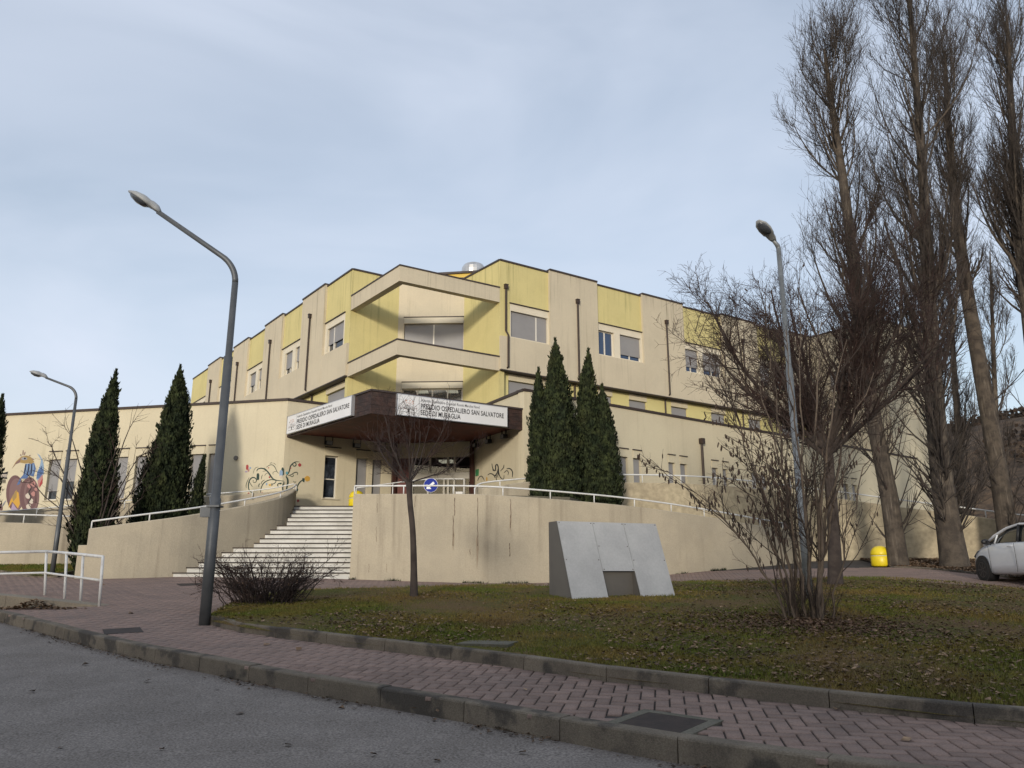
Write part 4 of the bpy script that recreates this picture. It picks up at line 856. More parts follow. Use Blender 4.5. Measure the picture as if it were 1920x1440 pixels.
# left wall that climbs beside the stairs
LWP = col_pts([(167, 991, 23.3), (255, 979, 23.7), (335, 969, 24.4), (400, 959, 25.3), (470, 946, 26.3), (522, 935, 27.3), (548, 925, 28.2), (556, 917, 29.2)])
wall_strip('retaining_wall', LWP, .3, M['concrete'], 'cream concrete wall rising along the left of the stairs')
FB = resample(FS[:, :2], .02); FB = FB[to_px(np.c_[FB, G(FB[:, 0], FB[:, 1])])[0] < 1500]; fi = rng.integers(0, len(FB), 6000); fi = fi[rng.random(6000) < np.clip(-.35+.4*field(FB[fi][:, 0], FB[fi][:, 1], 77, 7.0), 0, .5)]; q = FB[fi]-np.array([0, 1])*np.abs(rng.normal(0, .05, len(fi)))[:, None]-np.array([0, .02]); n = len(q); a = rng.random(n)*2*PI; zq = G(q[:, 0], q[:, 1]); h = rng.uniform(.02, .11, n)
Bq = np.c_[q, zq-.01]; wv = np.stack([np.cos(a)*.01, np.sin(a)*.01, 0*a], -1); o = obj('wall_weeds', np.stack([Bq-wv, Bq+wv, Bq+np.stack([rng.normal(0, .04, n), rng.normal(-.02, .04, n), h], -1)], 1).reshape(-1, 3), np.arange(3*n).reshape(-1, 3), M['cypress']); tag(o, 'dark weeds growing along the foot of the long wall', 'weeds', kind='stuff')
# terrace slab behind
ter = [(a0[0]+.3, a0[1]+.25)]+[tuple(np.array(p_[:2])+np.array([0, .28])) for p_ in FWP[1:6]]+[(3.2, 28.6), (.6, 28.5), tuple(WER.P(4.2, 0)[:2]), tuple(WEL.P(4.7, 0)[:2]), (-8.9, 30.1), (-8.6, 29.0), (b0[0]+.3, 28.9)]
b = MB(); b.prism(ter, ZT0-.35, ZT0-.02); o = b.build('terrace', M['slab']); tag(o, kind='structure')
# stairs: dark stone treads on white risers
st = thing('staircase', (-6.5, 24.5, 1.2), 'wide white outdoor staircase with dark treads leading up to the entrance', 'stairs')
NS = 16; zs0 = g(-7, 24.4); ztop = ZT0; rh = (ztop-zs0)/NS
left_px = [335, 354, 374, 391, 407, 422, 492, 502, 511, 519, 526, 550, 551, 552, 553, 555]
for i in range(NS):
    Yi = 24.45+i*.295; z1 = zs0+rh*(i+1); z0 = z1-rh-.02
    xl = on_y(left_px[i], 1000, Yi)[0]-.25; xr = on_y(663, 1000, Yi)[0]+.32
    b = MB(); b.prism([(xl, Yi), (xr, Yi), (xr, Yi+.5), (xl, Yi+.5)], z0-.3, z1-.035)
    s_o = b.build('step', M['riser'], st)
    b = MB(); b.prism([(xl, Yi-.03), (xr, Yi-.03), (xr, Yi+.33), (xl, Yi+.33)], z1-.034, z1)
    b.build('tread', M['tread'], s_o)
# ramp walls further back
wall_strip('ramp_wall', col_pts([(890, 912, 26.6), (905, 916, 25.9), (930, 912, 26.0), (985, 903, 26.5), (1040, 901, 27.4)]), .2, M['concrete'], 'short curved cream ramp wall at the entrance left of the dark cypresses')
BWP = col_pts([(1130, 905, 28.6), (1165, 904, 28.8), (1300, 906, 29.6), (1400, 914, 30.8), (1500, 926, 32.0), (1600, 938, 32.2), (1700, 952, 31.6), (1800, 964, 30.6), (1900, 978, 29.6), (2050, 996, 28.0)])
wall_strip('ramp_wall', BWP, .3, M['concrete_rough'], 'long flaking cream ramp wall behind the poplar trunks', .5)
LRP = col_pts([(-150, 975, 26.5), (0, 979, 26.6), (70, 981, 26.8), (150, 984, 27.2), (240, 985, 28.0)])
wall_strip('retaining_wall', LRP, .3, M['concrete'], 'low cream garden wall at the far left behind the thin lamp')
wall_strip('ramp_wall', col_pts([(-150, 962, 28.2), (60, 955, 28.6), (200, 946, 28.8), (360, 932, 28.9), (480, 925, 29.0), (552, 917, 29.3)]), .2, M['concrete'], 'cream ramp parapet below the bird mural', 2.0)
wall_strip('end_block', col_pts([(147, 1022, 23.6), (160, 1022, 23.6), (172, 1021, 23.65)]), .3, M['concrete'], 'low cream block at the foot of the left stair wall')

def rail(name, pts, post_dz, label, r=.028, posts=None, m='rail', cat='handrail', lower=None, ends=0.0):
    """pts: (x,y,z) path of the top tube, posts drop by post_dz to what carries them"""
    P = smooth_line(np.array(pts, float), 2); base = P[len(P)//2]
    t = thing(name, (base[0], base[1], base[2]-post_dz), label, cat)
    b = MB(); b.tube(P, r, 8); b.build('top_rail', M[m], t, True)
    R_ = resample(P, 1.6) if posts is None else P[np.linspace(0, len(P)-1, posts).astype(int)]
    for q_ in R_:
        b = MB(); b.tube([q_, q_-np.array([0, 0, post_dz+.02])], r*.75, 6); b.build('post', M[m], t, True)
    return t
def over(P, dz, dy=.12): return [(p_[0], p_[1]+dy, p_[2]+dz) for p_ in P]
rail('handrail', over(FWP[:11], .26), .26, 'white tube handrail along the top of the long curved wall')
rail('handrail', over(LWP[:-1], .22)+[tuple(np.array(on_y(556, 908, 29.0)))], .22, 'white tube handrail climbing beside the left of the stairs')
rail('handrail', over(BWP, .30), .30, 'white tube handrail on the long flaking ramp wall')
rail('handrail', over(LRP, .28), .28, 'white tube handrail on the low garden wall at far left')
rail('handrail', col_pts([(890, 917, 26.0), (893, 910, 26.3), (905, 905, 26.5), (940, 901, 26.8), (1000, 896, 27.3)]), .3, 'white curved handrail at the top of the right ramp')
rail('handrail', col_pts([(668, 915, 28.2), (700, 911, 28.4), (750, 904, 28.8), (800, 898, 29.3), (870, 898, 29.3)]), .75, 'white handrail on the landing behind the long wall', .025)
rail('handrail', col_pts([(-100, 968, 28.0), (60, 955, 28.3), (240, 938, 28.6), (400, 926, 28.8), (500, 918, 29.0), (552, 907, 29.2)]), .3, 'thin white handrail of the upper ramp below the bird mural', .022)

# white steel railing on the small ramp at far left
pb = [on_g(84, 1116)[:2], on_g(121, 1123)[:2], on_g(151, 1129)[:2], on_g(186, 1137)[:2]]
rl = thing('ramp_railing', (pb[1][0], pb[1][1], g(*pb[1])), 'chipped white steel railing on the small ramp at far left', 'railing')
tops = [on_y(87, 1034, pb[0][1]), on_y(125, 1037, pb[1][1]), on_y(156, 1040, pb[2][1]), on_y(193, 1044, pb[3][1])]
d_ = pb[0]-pb[1]; far_l = on_y(-160, 1039, pb[0][1]-.2)
b = MB(); b.tube([tuple(far_l), tuple(tops[0])], .03, 8); b.tube([tuple(t_) for t_ in tops], .03, 8); b.build('top_rail', M['rail_old'], rl, True)
mid = [on_y(86, 1074, pb[0][1]), on_y(187, 1088, pb[3][1])]; far_m = on_y(-160, 1080, pb[0][1]-.2)
b = MB(); b.tube([tuple(far_m), tuple(mid[0]), tuple(mid[1])], .024, 8); b.build('mid_rail', M['rail_old'], rl, True)
for t_, q_ in zip(tops, pb):
    b = MB(); b.tube([tuple(t_), (q_[0], q_[1], g(*q_)-.02)], .028, 8); b.build('post', M['rail_old'], rl, True)
b = MB(); b.tube([tuple(far_l), (far_l[0], far_l[1], g(far_l[0], far_l[1])-.05)], .028, 8); b.build('post', M['rail_old'], rl, True)
# stepped edging stones of that ramp, sinking to nothing
p0 = on_g(185, 1137)[:2]; p1 = on_g(76, 1139)[:2]; p2 = on_g(-40, 1142)[:2]; p3 = on_g(-180, 1145)[:2]
rp_ = thing('ramp_edging', (p1[0], p1[1], g(*p1)), 'low beige stone edging of the small ramp under the white railing', 'kerb')
path = resample(np.array([p0, p1, p2, p3]), .8)
for i in range(len(path)-1):
    p_, q_ = path[i], path[i+1]; f0 = min(1, i*.36); f1 = min(1, (i+1)*.36); nn = np.array([.1, .42]); h = .30
    b = MB(); za, zb_ = g(*p_), g(*q_)
    b.hexa([(p_[0], p_[1], za-.1), (q_[0]+.006, q_[1], zb_-.1), (q_[0]+.006+nn[0], q_[1]+nn[1], zb_-.1), (p_[0]+nn[0], p_[1]+nn[1], za-.1), (p_[0], p_[1], za+h*f0+.01), (q_[0]+.006, q_[1], zb_+h*f1+.01), (q_[0]+.006+nn[0], q_[1]+nn[1], zb_+h*f1+.01), (p_[0]+nn[0], p_[1]+nn[1], za+h*f0+.01)])
    b.build('edging_stone', M['edging'], rp_)
c_ = on_g(62, 1142)[:2]; q = c_+rng.normal(0, 1, (420, 2))*np.array([.32, .07]); hgt = .16*np.exp(-((q[:, 0]-c_[0])**2/.06))
leaves('leaf_pile', q, G(q[:, 0], q[:, 1])+hgt*rng.random(420), .07, M['leaf_brown'], 'small heap of orange brown leaves against the ramp edging')
# grass bed at far left
gp = [on_g(x, y)[:2] for x, y in ((-160, 1068), (0, 1076), (60, 1083), (110, 1083), (143, 1076))]; gb = [np.array(p_[:2])-np.array([0, .02]) for p_ in (LRP[0], LRP[1], LRP[2], LRP[3], (on_y(160, 1050, 27.2)))]
Pg = np.stack([resample(np.array(gp), .1)[np.linspace(0, len(resample(np.array(gp), .1))-1, 40).astype(int)]*(1-t_)+resample(np.array(gb), .1)[np.linspace(0, len(resample(np.array(gb), .1))-1, 40).astype(int)]*t_ for t_ in np.linspace(0, 1, 16)], 1)
Zg = G(Pg[..., 0], Pg[..., 1])+.06+.18*np.linspace(0, 1, 16)[None, :]; bed = grid_obj('grass_bed', np.dstack([Pg, Zg[..., None]]), M['lawn_soil'])
lay_kerb('kerbstone', np.array(gp), stone_mesh('bed_kerbstone', .12, .12), 0, bed, 1.0, (-400, 2000))
n = 26000; iu = rng.integers(0, 39, n); iv = rng.integers(0, 15, n); fu, fv = rng.random(n), rng.random(n)
def bil(A): return A[iu, iv]*((1-fu)*(1-fv))[..., None]+A[iu+1, iv]*(fu*(1-fv))[..., None]+A[iu, iv+1]*((1-fu)*fv)[..., None]+A[iu+1, iv+1]*(fu*fv)[..., None]
q = bil(np.dstack([Pg, Zg[..., None]])); a = rng.random(n)*2*PI; w = .01; h = rng.uniform(.03, .08, n)
o = obj('bed_grass', np.stack([q+np.stack([np.cos(a)*w, np.sin(a)*w, 0*a], -1), q-np.stack([np.cos(a)*w, np.sin(a)*w, 0*a], -1), q+np.stack([rng.normal(0, .02, n), rng.normal(0, .02, n), h], -1)], 1).reshape(-1, 3), np.arange(3*n).reshape(-1, 3), M['grass'])
tag(o, 'rough grass on the small bed by the far left garden wall', 'grass', kind='stuff')

# ------------------------------------------------------------------ street lamps
def street_lamp(base, top_z, arm_az, arm_len, rise, label, bend=1.0, r0=.085, m='galv', box=True, head=.62):
    x, y, z = base; t = thing('street_lamp', base, label, 'street lamp', 'street lamps round the forecourt')
    d = azv(arm_az); H = top_z-z; zb_ = top_z-rise-bend*.75
    pts = [(x, y, z-.05), (x, y, z+H*.28), (x, y, z+H*.281), (x, y, z+H*.62), (x, y, z+H*.621), (x, y, zb_)]
    rad = [r0, r0, r0*.84, r0*.84, r0*.66, r0*.62]
    b = MB(); b.tube(pts, rad, 12); b.build('pole', M[m], t, True)
    al = math.atan2(rise, arm_len); P2 = []
    for k in range(9):   # smooth elbow then a straight rising arm
        f = k/8; th_ = f*(PI/2-al); R_ = bend*.8
        P2.append((x+d[0]*R_*(1-math.cos(th_)), y+d[1]*R_*(1-math.cos(th_)), zb_+R_*math.sin(th_)))
    e_ = np.array(P2[-1]); dirv = np.array([d[0]*math.cos(al), d[1]*math.cos(al), math.sin(al)]); tip = e_+dirv*math.hypot(arm_len, rise)
    b = MB(); b.tube(P2+[tuple(tip)], [r0*.6]*8+[r0*.55, r0*.5], 10); b.build('arm', M[m], t, True)
    # cobra head: lofted housing with a lens below
    L_ = head; hw = .15; secs = [(-.06, .05, .05, .03), (.08, .085, .10, .045), (.28, .10, .115, .05), (.3, .125, .10, .055), (.55, .15, .115, .06), (.8, .135, .085, .055), (1.0, .05, .03, .04)]
    side = np.array([-d[1], d[0], 0]); upv = np.cross(dirv, side); upv = upv if upv[2] > 0 else -upv
    def loft(zs, scale=1.0):
        V = []; n = 12
        for f, w_, hu, hd in secs:
            c = tip+dirv*f*L_
            for j in range(n):
                a_ = 2*PI*j/n; V.append(c+side*w_*scale*math.cos(a_)+upv*((hu if math.sin(a_) > 0 else hd*zs)*math.sin(a_)))
        Fc = [(i*n+j, i*n+(j+1) % n, (i+1)*n+(j+1) % n, (i+1)*n+j) for i in range(len(secs)-1) for j in range(n)]+[tuple(range(n-1, -1, -1)), tuple(range((len(secs)-1)*n, len(secs)*n))]
        return V, Fc
    V, Fc = loft(.35); hd_ = obj('lamp_head', V, Fc, M['lamp_body'], t, True)
    b = MB(); V = []; n = 12
    for f, w_, dp in ((.36, .09, .02), (.45, .12, .062), (.65, .125, .075), (.85, .09, .05), (.93, .03, .02)):
        c = tip+dirv*f*L_
        for j in range(n): a_ = PI+PI*j/(n-1); V.append(c+side*w_*math.cos(a_)+upv*(dp*math.sin(a_)-.012))
    Fc = [(i*n+j, i*n+j+1, (i+1)*n+j+1, (i+1)*n+j) for i in range(4) for j in range(n-1)]
    obj('lens', V, Fc, M['lamp_glass'], hd_, True)
    if box:
        b = MB(); b.box((x-.12, y-.02, z+1.72), (.16, .1, .16)); b.box((x, y, z+1.81), (.2, .2, .03)); b.build('junction_box', M['galv_dark'], t)
    return t
lb = on_g(383, 1172); tz = on_y(300, 383, lb[1]-.3)[2]
street_lamp((lb[0], lb[1], g(lb[0], lb[1])), tz, -96, 1.15, .78, 'tall grey street lamp with arm to the left at the lawn corner', .72, m='galv_dark')
rb = on_g(1518, 1130, .1); rb = np.array([rb[0]*15.8/rb[1], 15.8, 0]); tz = on_y(1456, 436, 15.3)[2]
street_lamp((rb[0], rb[1], g(rb[0], rb[1])+LH-.02), tz, 232, .12, .07, 'grey street lamp rising behind the hazel shrub on the right', .12, m='galv', box=False, head=.62)
bb = on_y(101, 1052, 24.2); tz = on_y(80, 706, 24.0)[2]
street_lamp((bb[0], bb[1], g(bb[0], bb[1])+.1), tz, -93, .75, .28, 'thin grey street lamp in front of the bird mural at far left', .55, .07, 'galv_dark', False, .55)

# ------------------------------------------------------------------ metal clad box on the lawn
bx0 = on_g(1036, 1114, .1); fl = on_g(1073, 1127, .08); frr = on_g(1267, 1119, .08)
H_ = on_y(1048, 978, fl[1]+.75)[2]
cab = thing('metal_cabinet', ((fl[0]+frr[0])/2, (fl[1]+frr[1])/2, lawn_z(fl[0], fl[1])-.03), 'grey metal cabinet with slanted panelled front and cut-out on the lawn', 'cabinet')
A0 = np.array([fl[0], fl[1]]); A1 = np.array([frr[0], frr[1]]); dx = A1-A0; Wd_ = float(np.linalg.norm(dx)); dx /= Wd_; bk = np.array([-dx[1], dx[0]]); zc = min(lawn_z(*A0), lawn_z(*A1))-.03; Hc = H_-zc
D0, D1 = .62, 1.0     # set-back of the front's top edge, total depth
shx = -.20            # the top edge is shifted towards the left as in the photograph
def cpt(u, dpt, z): q_ = A0+dx*u+bk*dpt; return (q_[0], q_[1], z)
def front(u, f, o=0): return cpt(u*Wd_, D0*f-o, zc+Hc*f)
b = MB()
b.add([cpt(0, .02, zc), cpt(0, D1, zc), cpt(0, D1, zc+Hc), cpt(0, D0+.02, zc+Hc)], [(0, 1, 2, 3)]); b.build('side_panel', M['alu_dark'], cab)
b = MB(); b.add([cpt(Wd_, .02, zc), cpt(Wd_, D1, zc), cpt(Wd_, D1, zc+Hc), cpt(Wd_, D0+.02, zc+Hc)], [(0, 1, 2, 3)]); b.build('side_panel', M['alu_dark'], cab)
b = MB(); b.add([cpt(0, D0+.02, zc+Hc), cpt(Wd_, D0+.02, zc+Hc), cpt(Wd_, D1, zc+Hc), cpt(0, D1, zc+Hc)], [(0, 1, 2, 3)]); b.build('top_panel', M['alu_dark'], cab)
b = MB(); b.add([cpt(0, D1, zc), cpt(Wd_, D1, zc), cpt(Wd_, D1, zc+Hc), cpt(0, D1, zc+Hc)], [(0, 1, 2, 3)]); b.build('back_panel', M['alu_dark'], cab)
def plate(u0, u1, f0, f1):
    b = MB(); g_ = .0035; P = [front(u0+g_/Wd_, f0, -.012), front(u1-g_/Wd_, f0, -.012), front(u1-g_/Wd_, f1, -.012), front(u0+g_/Wd_, f1, -.012), front(u0+g_/Wd_, f0, .012), front(u1-g_/Wd_, f0, .012), front(u1-g_/Wd_, f1, .012), front(u0+g_/Wd_, f1, .012)]
    b.hexa(P); o = b.build('front_panel', M['alu'], cab)
    for uu in (u0+.016, u1-.016):
        for ff_ in np.linspace(f0+.02, f1-.02, 3):
            c = np.array(front(uu, ff_, .012)); b = MB(); b.tube([c, c+np.array([-bk[0]*.01, -bk[1]*.01, .004])], .011, 6); b.build('bolt', M['alu_dark'], o)
plate(0, .34, 0, 1); plate(.34, .655, .36, 1); plate(.655, 1, 0, 1)
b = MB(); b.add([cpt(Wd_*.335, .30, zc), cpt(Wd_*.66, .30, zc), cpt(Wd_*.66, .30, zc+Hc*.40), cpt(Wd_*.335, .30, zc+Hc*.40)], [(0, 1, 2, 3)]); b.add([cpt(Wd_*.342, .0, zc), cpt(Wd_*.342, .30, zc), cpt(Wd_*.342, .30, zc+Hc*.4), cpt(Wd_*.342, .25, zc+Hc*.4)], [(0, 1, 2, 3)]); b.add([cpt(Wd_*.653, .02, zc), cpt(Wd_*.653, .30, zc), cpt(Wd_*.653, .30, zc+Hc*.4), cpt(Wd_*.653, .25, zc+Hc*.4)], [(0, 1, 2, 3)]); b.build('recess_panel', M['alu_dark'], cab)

# ------------------------------------------------------------------ yellow bins, round sign
def bin_(c, r, label):
    t = thing('yellow_bin', c, label, 'bin', 'yellow dome-topped bins')
    b = MB(); b.lathe(c, [(r*.93, 0), (r, .04), (r, r*1.02), (r*.97, r*1.06)], 28); bd = b.build('body', M['yellow_bin'], t, True)
    b = MB(); b.lathe((c[0], c[1], c[2]+r*1.06), [(r*.985, 0), (r*.985, r*.09)], 28); b.build('band', M['bin_band'], t, True)
    b = MB(); b.lathe((c[0], c[1], c[2]+r*1.15), [(r, 0)]+[(r*math.cos(k*PI/16)**.8, r*1.0*math.sin(k*PI/16)) for k in range(1, 8)]+[(.01, r*1.0)], 28); b.build('dome', M['yellow_bin'], t, True)
    b = MB(); b.box((c[0]+r*.9, c[1]-r*.35, c[2]+r*.35), (.05, .08, .12)); b.build('latch', M['black_plastic'], t)
yb = on_g(1653, 1062); bin_((yb[0], yb[1], g(yb[0], yb[1])), 17.5/F*float(to_px(yb)[2]), 'yellow dome-topped bin on the pavers beside the poplar trunk')
y2 = on_y(668, 949, 29.3); bin_((y2[0], y2[1], ZT0-.02), .29, 'yellow dome-topped bin half hidden at the top of the stairs')
sp = on_y(808, 910, 25.6); ts = thing('traffic_sign', (sp[0], sp[1], ZT0-.02), 'round blue traffic sign with white left-down arrow on the terrace', 'sign')
b = MB(); b.tube([(sp[0], sp[1], ZT0-.02), (sp[0], sp[1], sp[2]+.2)], .025, 8); b.build('post', M['galv'], ts)
def disc_(r, y, m_, nm, par):
    b = MB(); b.tube([(sp[0], sp[1]-y, sp[2]), (sp[0], sp[1]-y-.012, sp[2])], r, 28); return b.build(nm, m_, par)
dk = disc_(.235, .03, M['white_paint'], 'plate', ts); disc_(.225, .043, M['blue_sign'], 'face', dk)
ar = [(-.14, -.13), (-.13, .03), (-.075, -.015), (.08, .12), (.13, .06), (-.02, -.075), (.02, -.125)]
obj('arrow', [(sp[0]+x, sp[1]-.058, sp[2]+z) for x, z in ar], [tuple(range(7))], M['white_paint'], dk)

# ------------------------------------------------------------------ white hatchback at the right edge
wf = on_g(1851, 1082); car_az = 3.0; cdir = azv(car_az); cside = np.array([cdir[1], -cdir[0]])      # cside points to the car's right
cw = np.array([13.6, 21.9]); pxw = on_y(1853, 1080, 21.6); cw = pxw[:2]
zc_ = g(*cw)-.02
# local frame: x forward from the front axle, y to the right, z up; the left front wheel sits at cw
CAR = thing('parked_car', (cw[0]+cside[0]*.74, cw[1]+cside[1]*.74, zc_), 'white hatchback with black mirror parked nose-in at the right edge', 'car')
def cc(x, y, z): q_ = cw+cside*(y+.74)+cdir*x; return (q_[0], q_[1], zc_+z)
# body sections from nose to tail: x, half width, z bottom, z of the shoulder, z of the deck
sec = [(.78, .55, .30, .52, .56), (.70, .68, .24, .62, .70), (.45, .78, .20, .72, .84), (.1, .83, .18, .80, .93), (-.35, .845, .18, .86, .99), (-.8, .85, .18, .90, 1.0), (-1.6, .855, .18, .93, 1.0), (-2.4, .85, .2, .95, 1.0), (-2.9, .81, .24, .96, 1.0), (-3.18, .72, .30, .9, .98), (-3.22, .6, .42, .8, .9)]
V = []; prof_n = 14
for x, hw, zb_, zs_, zd in sec:
    half = [(hw*.86, zb_), (hw*.97, zb_+.06), (hw, zb_+(zs_-zb_)*.35), (hw*.985, zb_+(zs_-zb_)*.7), (hw*.955, zs_), (hw*.86, zd-.015), (hw*.5, zd+.012)]
    for y, z in half: V.append(cc(x, -y, z))
    for y, z in half[::-1]: V.append(cc(x, y, z))
n = prof_n; Fc = [(i*n+j, i*n+(j+1) % n, (i+1)*n+(j+1) % n, (i+1)*n+j) for i in range(len(sec)-1) for j in range(n)]+[tuple(range(n)), tuple(range(len(sec)*n-1, len(sec)*n-n-1, -1))]
body = obj('body', V, Fc, M['car_white'], CAR, True)
# cabin: windscreen base to hatch
cab_s = [(-.02, .72, .955, .965), (-.5, .72, .99, 1.21), (-.95, .70, 1.0, 1.40), (-1.5, .69, 1.0, 1.465), (-2.2, .685, 1.0, 1.44), (-2.75, .67, 1.0, 1.32), (-3.1, .66, .98, 1.02)]
V = []
for x, hw, z0, z1 in cab_s:
    k = .82 if z1-z0 > .1 else 1
    for y, z in ((-hw, z0), (-hw*(.5+.5*k)*.985, z0+(z1-z0)*.55), (-hw*k, z1-.04*(z1-z0 > .1)), (-hw*k*.6, z1), (hw*k*.6, z1), (hw*k, z1-.04*(z1-z0 > .1)), (hw*(.5+.5*k)*.985, z0+(z1-z0)*.55), (hw, z0)): V.append(cc(x, y, z))
n = 8; Fc = [(i*n+j, i*n+j+1, (i+1)*n+j+1, (i+1)*n+j) for i in range(len(cab_s)-1) for j in range(n-1)]
obj('windows', V, Fc, M['car_glass'], CAR, True)
# roof skin and pillars
V = []
for x, hw, z0, z1 in cab_s[2:6]:
    for y, z in ((-hw*.84, z1-.06), (-hw*.80, z1-.015), (-hw*.5, z1+.014), (hw*.5, z1+.014), (hw*.80, z1-.015), (hw*.84, z1-.06)): V.append(cc(x, y, z))
n = 6; Fc = [(i*n+j, i*n+j+1, (i+1)*n+j+1, (i+1)*n+j) for i in range(3) for j in range(n-1)]
obj('roof', V, Fc, M['car_white'], CAR, True)
for sg in (-1, 1):
    b = MB(); b.tube([cc(-.0, sg*.735, .95), cc(-.48, sg*.685, 1.19), cc(-.95, sg*.60, 1.365), cc(-1.5, sg*.585, 1.44), cc(-2.2, sg*.58, 1.41), cc(-2.75, sg*.57, 1.29), cc(-3.1, sg*.65, 1.0)], [.03, .036, .036, .032, .032, .05, .06], 8); b.build('pillar', M['car_white'], CAR, True)
    b = MB(); b.tube([cc(-.52, sg*.735, .985), cc(-.60, sg*.66, 1.235)], .022, 6); b.build('window_post', M['car_white'], CAR, True)
    b = MB(); b.tube([cc(-1.55, sg*.725, .99), cc(-1.5, sg*.60, 1.42)], .035, 6); b.build('window_post', M['black_plastic'], CAR, True)
    b = MB(); b.tube([cc(-.44, sg*.79, .97), cc(-.45, sg*.88, 1.0)], .03, 6)
    V = []; 
    for f, w_ in ((-.09, .02), (-.06, .075), (.02, .09), (.07, .06), (.09, .02)):
        for j in range(8): a_ = 2*PI*j/8; V.append(cc(-.44-f*.6, sg*(.93+w_*1.25*math.cos(a_)), 1.03+w_*.85*math.sin(a_)))
    b.add(V, [(i*8+j, i*8+(j+1) % 8, (i+1)*8+(j+1) % 8, (i+1)*8+j) for i in range(4) for j in range(8)]); b.build('wing_mirror', M['black_plastic'], CAR, True)
    b = MB(); b.tube([cc(-1.30, sg*.852, .885), cc(-1.37, sg*.873, .89), cc(-1.5, sg*.873, .892), cc(-1.56, sg*.852, .895)], .014, 6); b.build('door_handle', M['car_white'], CAR, True)
    b = MB(); b.tube([cc(-.40, sg*.857, .93), cc(-.44, sg*.866, .5), cc(-.42, sg*.855, .24)], .006, 4); b.tube([cc(-1.62, sg*.863, .96), cc(-1.64, sg*.868, .5), cc(-1.62, sg*.862, .24)], .006, 4); b.build('door_seam', M['black_plastic'], CAR)
    V = [cc(.74, sg*.60, .60), cc(.60, sg*.745, .66), cc(.28, sg*.80, .80), (cc(.34, sg*.70, .83)), cc(.64, sg*.56, .70)]; obj('headlight', V, [(0, 1, 2, 3, 4)], M['headlight'], CAR)
    for wx_ in (0, -2.49):
        b = MB(); b.tube([cc(wx_, sg*.60, .33), cc(wx_, sg*.862, .33)], .355, 24); b.build('wheel_arch', M['black_plastic'], CAR)
        a_ = .0
        b = MB(); R_ = .305
        prof = [(.19, -.09), (.26, -.1), (R_, -.075), (R_+.002, 0), (R_, .075), (.26, .1), (.19, .09)]; V = []
        for r_, w_ in prof:
            for j in range(28): t_ = 2*PI*j/28; V.append(cc(wx_+r_*math.cos(t_), sg*(.775+w_), .305+r_*math.sin(t_)))
        wh = obj('wheel', V, [(i*28+j, i*28+(j+1) % 28, (i+1)*28+(j+1) % 28, (i+1)*28+j) for i in range(6) for j in range(28)], M['tyre'], CAR, True)
        b = MB()
        for k in range(7):
            t_ = 2*PI*k/7; p_, q_ = .03, .2
            V = [cc(wx_+p_*math.cos(t_-.5), sg*.868, .305+p_*math.sin(t_-.5)), cc(wx_+q_*math.cos(t_-.09), sg*.872, .305+q_*math.sin(t_-.09)), cc(wx_+q_*math.cos(t_+.09), sg*.872, .305+q_*math.sin(t_+.09)), cc(wx_+p_*math.cos(t_+.5), sg*.868, .305+p_*math.sin(t_+.5))]; b.add(V, [(0, 1, 2, 3)])
        V = []
        for r_ in (.185, .205):
            for j in range(28): t_ = 2*PI*j/28; V.append(cc(wx_+r_*math.cos(t_), sg*.8735, .305+r_*math.sin(t_)))
        b.add(V, [(j, (j+1) % 28, 28+(j+1) % 28, 28+j) for j in range(28)]); b.build('rim', M['rim'], wh)
b = MB(); V = [cc(.80, -.42, .30), cc(.80, .42, .30), cc(.80, .42, .44), cc(.80, -.42, .44)]; b.add(V, [(0, 1, 2, 3)]); b.build('grille', M['black_plastic'], CAR)
# leaf-strewn verge under the poplars and beside the car
vp = [on_g(x, y)[:2] for x, y in ((1668, 1064), (1740, 1067), (1820, 1076), (1900, 1085), (2040, 1098))]; vb = [np.array(p_[:2])+np.array([0, .1]) for p_ in (BWP[5], BWP[6], BWP[7], BWP[8], BWP[9])]
vp_ = np.array(vp); vb_ = np.array(vb); Pv = np.stack([vp_*(1-t_)+vb_*t_ for t_ in np.linspace(0, 1, 24)], 1)
Pv = np.stack([np.stack([np.interp(np.linspace(0, 4, 50), np.arange(5), Pv[:, j, k]) for j in range(24)], 1) for k in (0, 1)], -1)
Zv = G(Pv[..., 0], Pv[..., 1])+.03; verge = grid_obj('verge', np.dstack([Pv, Zv[..., None]]), M['soil'])
n = 9000; iu = rng.integers(0, 49, n); iv = rng.integers(0, 23, n); fu, fv = rng.random(n), rng.random(n); q = bil(np.dstack([Pv, Zv[..., None]]))
leaves('verge_leaves', q[:, :2], q[:, 2]+rng.uniform(0, .03, n), .085, M['leaf_brown'], 'thick brown leaf litter under the poplars beside the car')
lay_kerb('kerbstone', vp_, stone_mesh('verge_kerbstone', .12, .06), 0, verge)

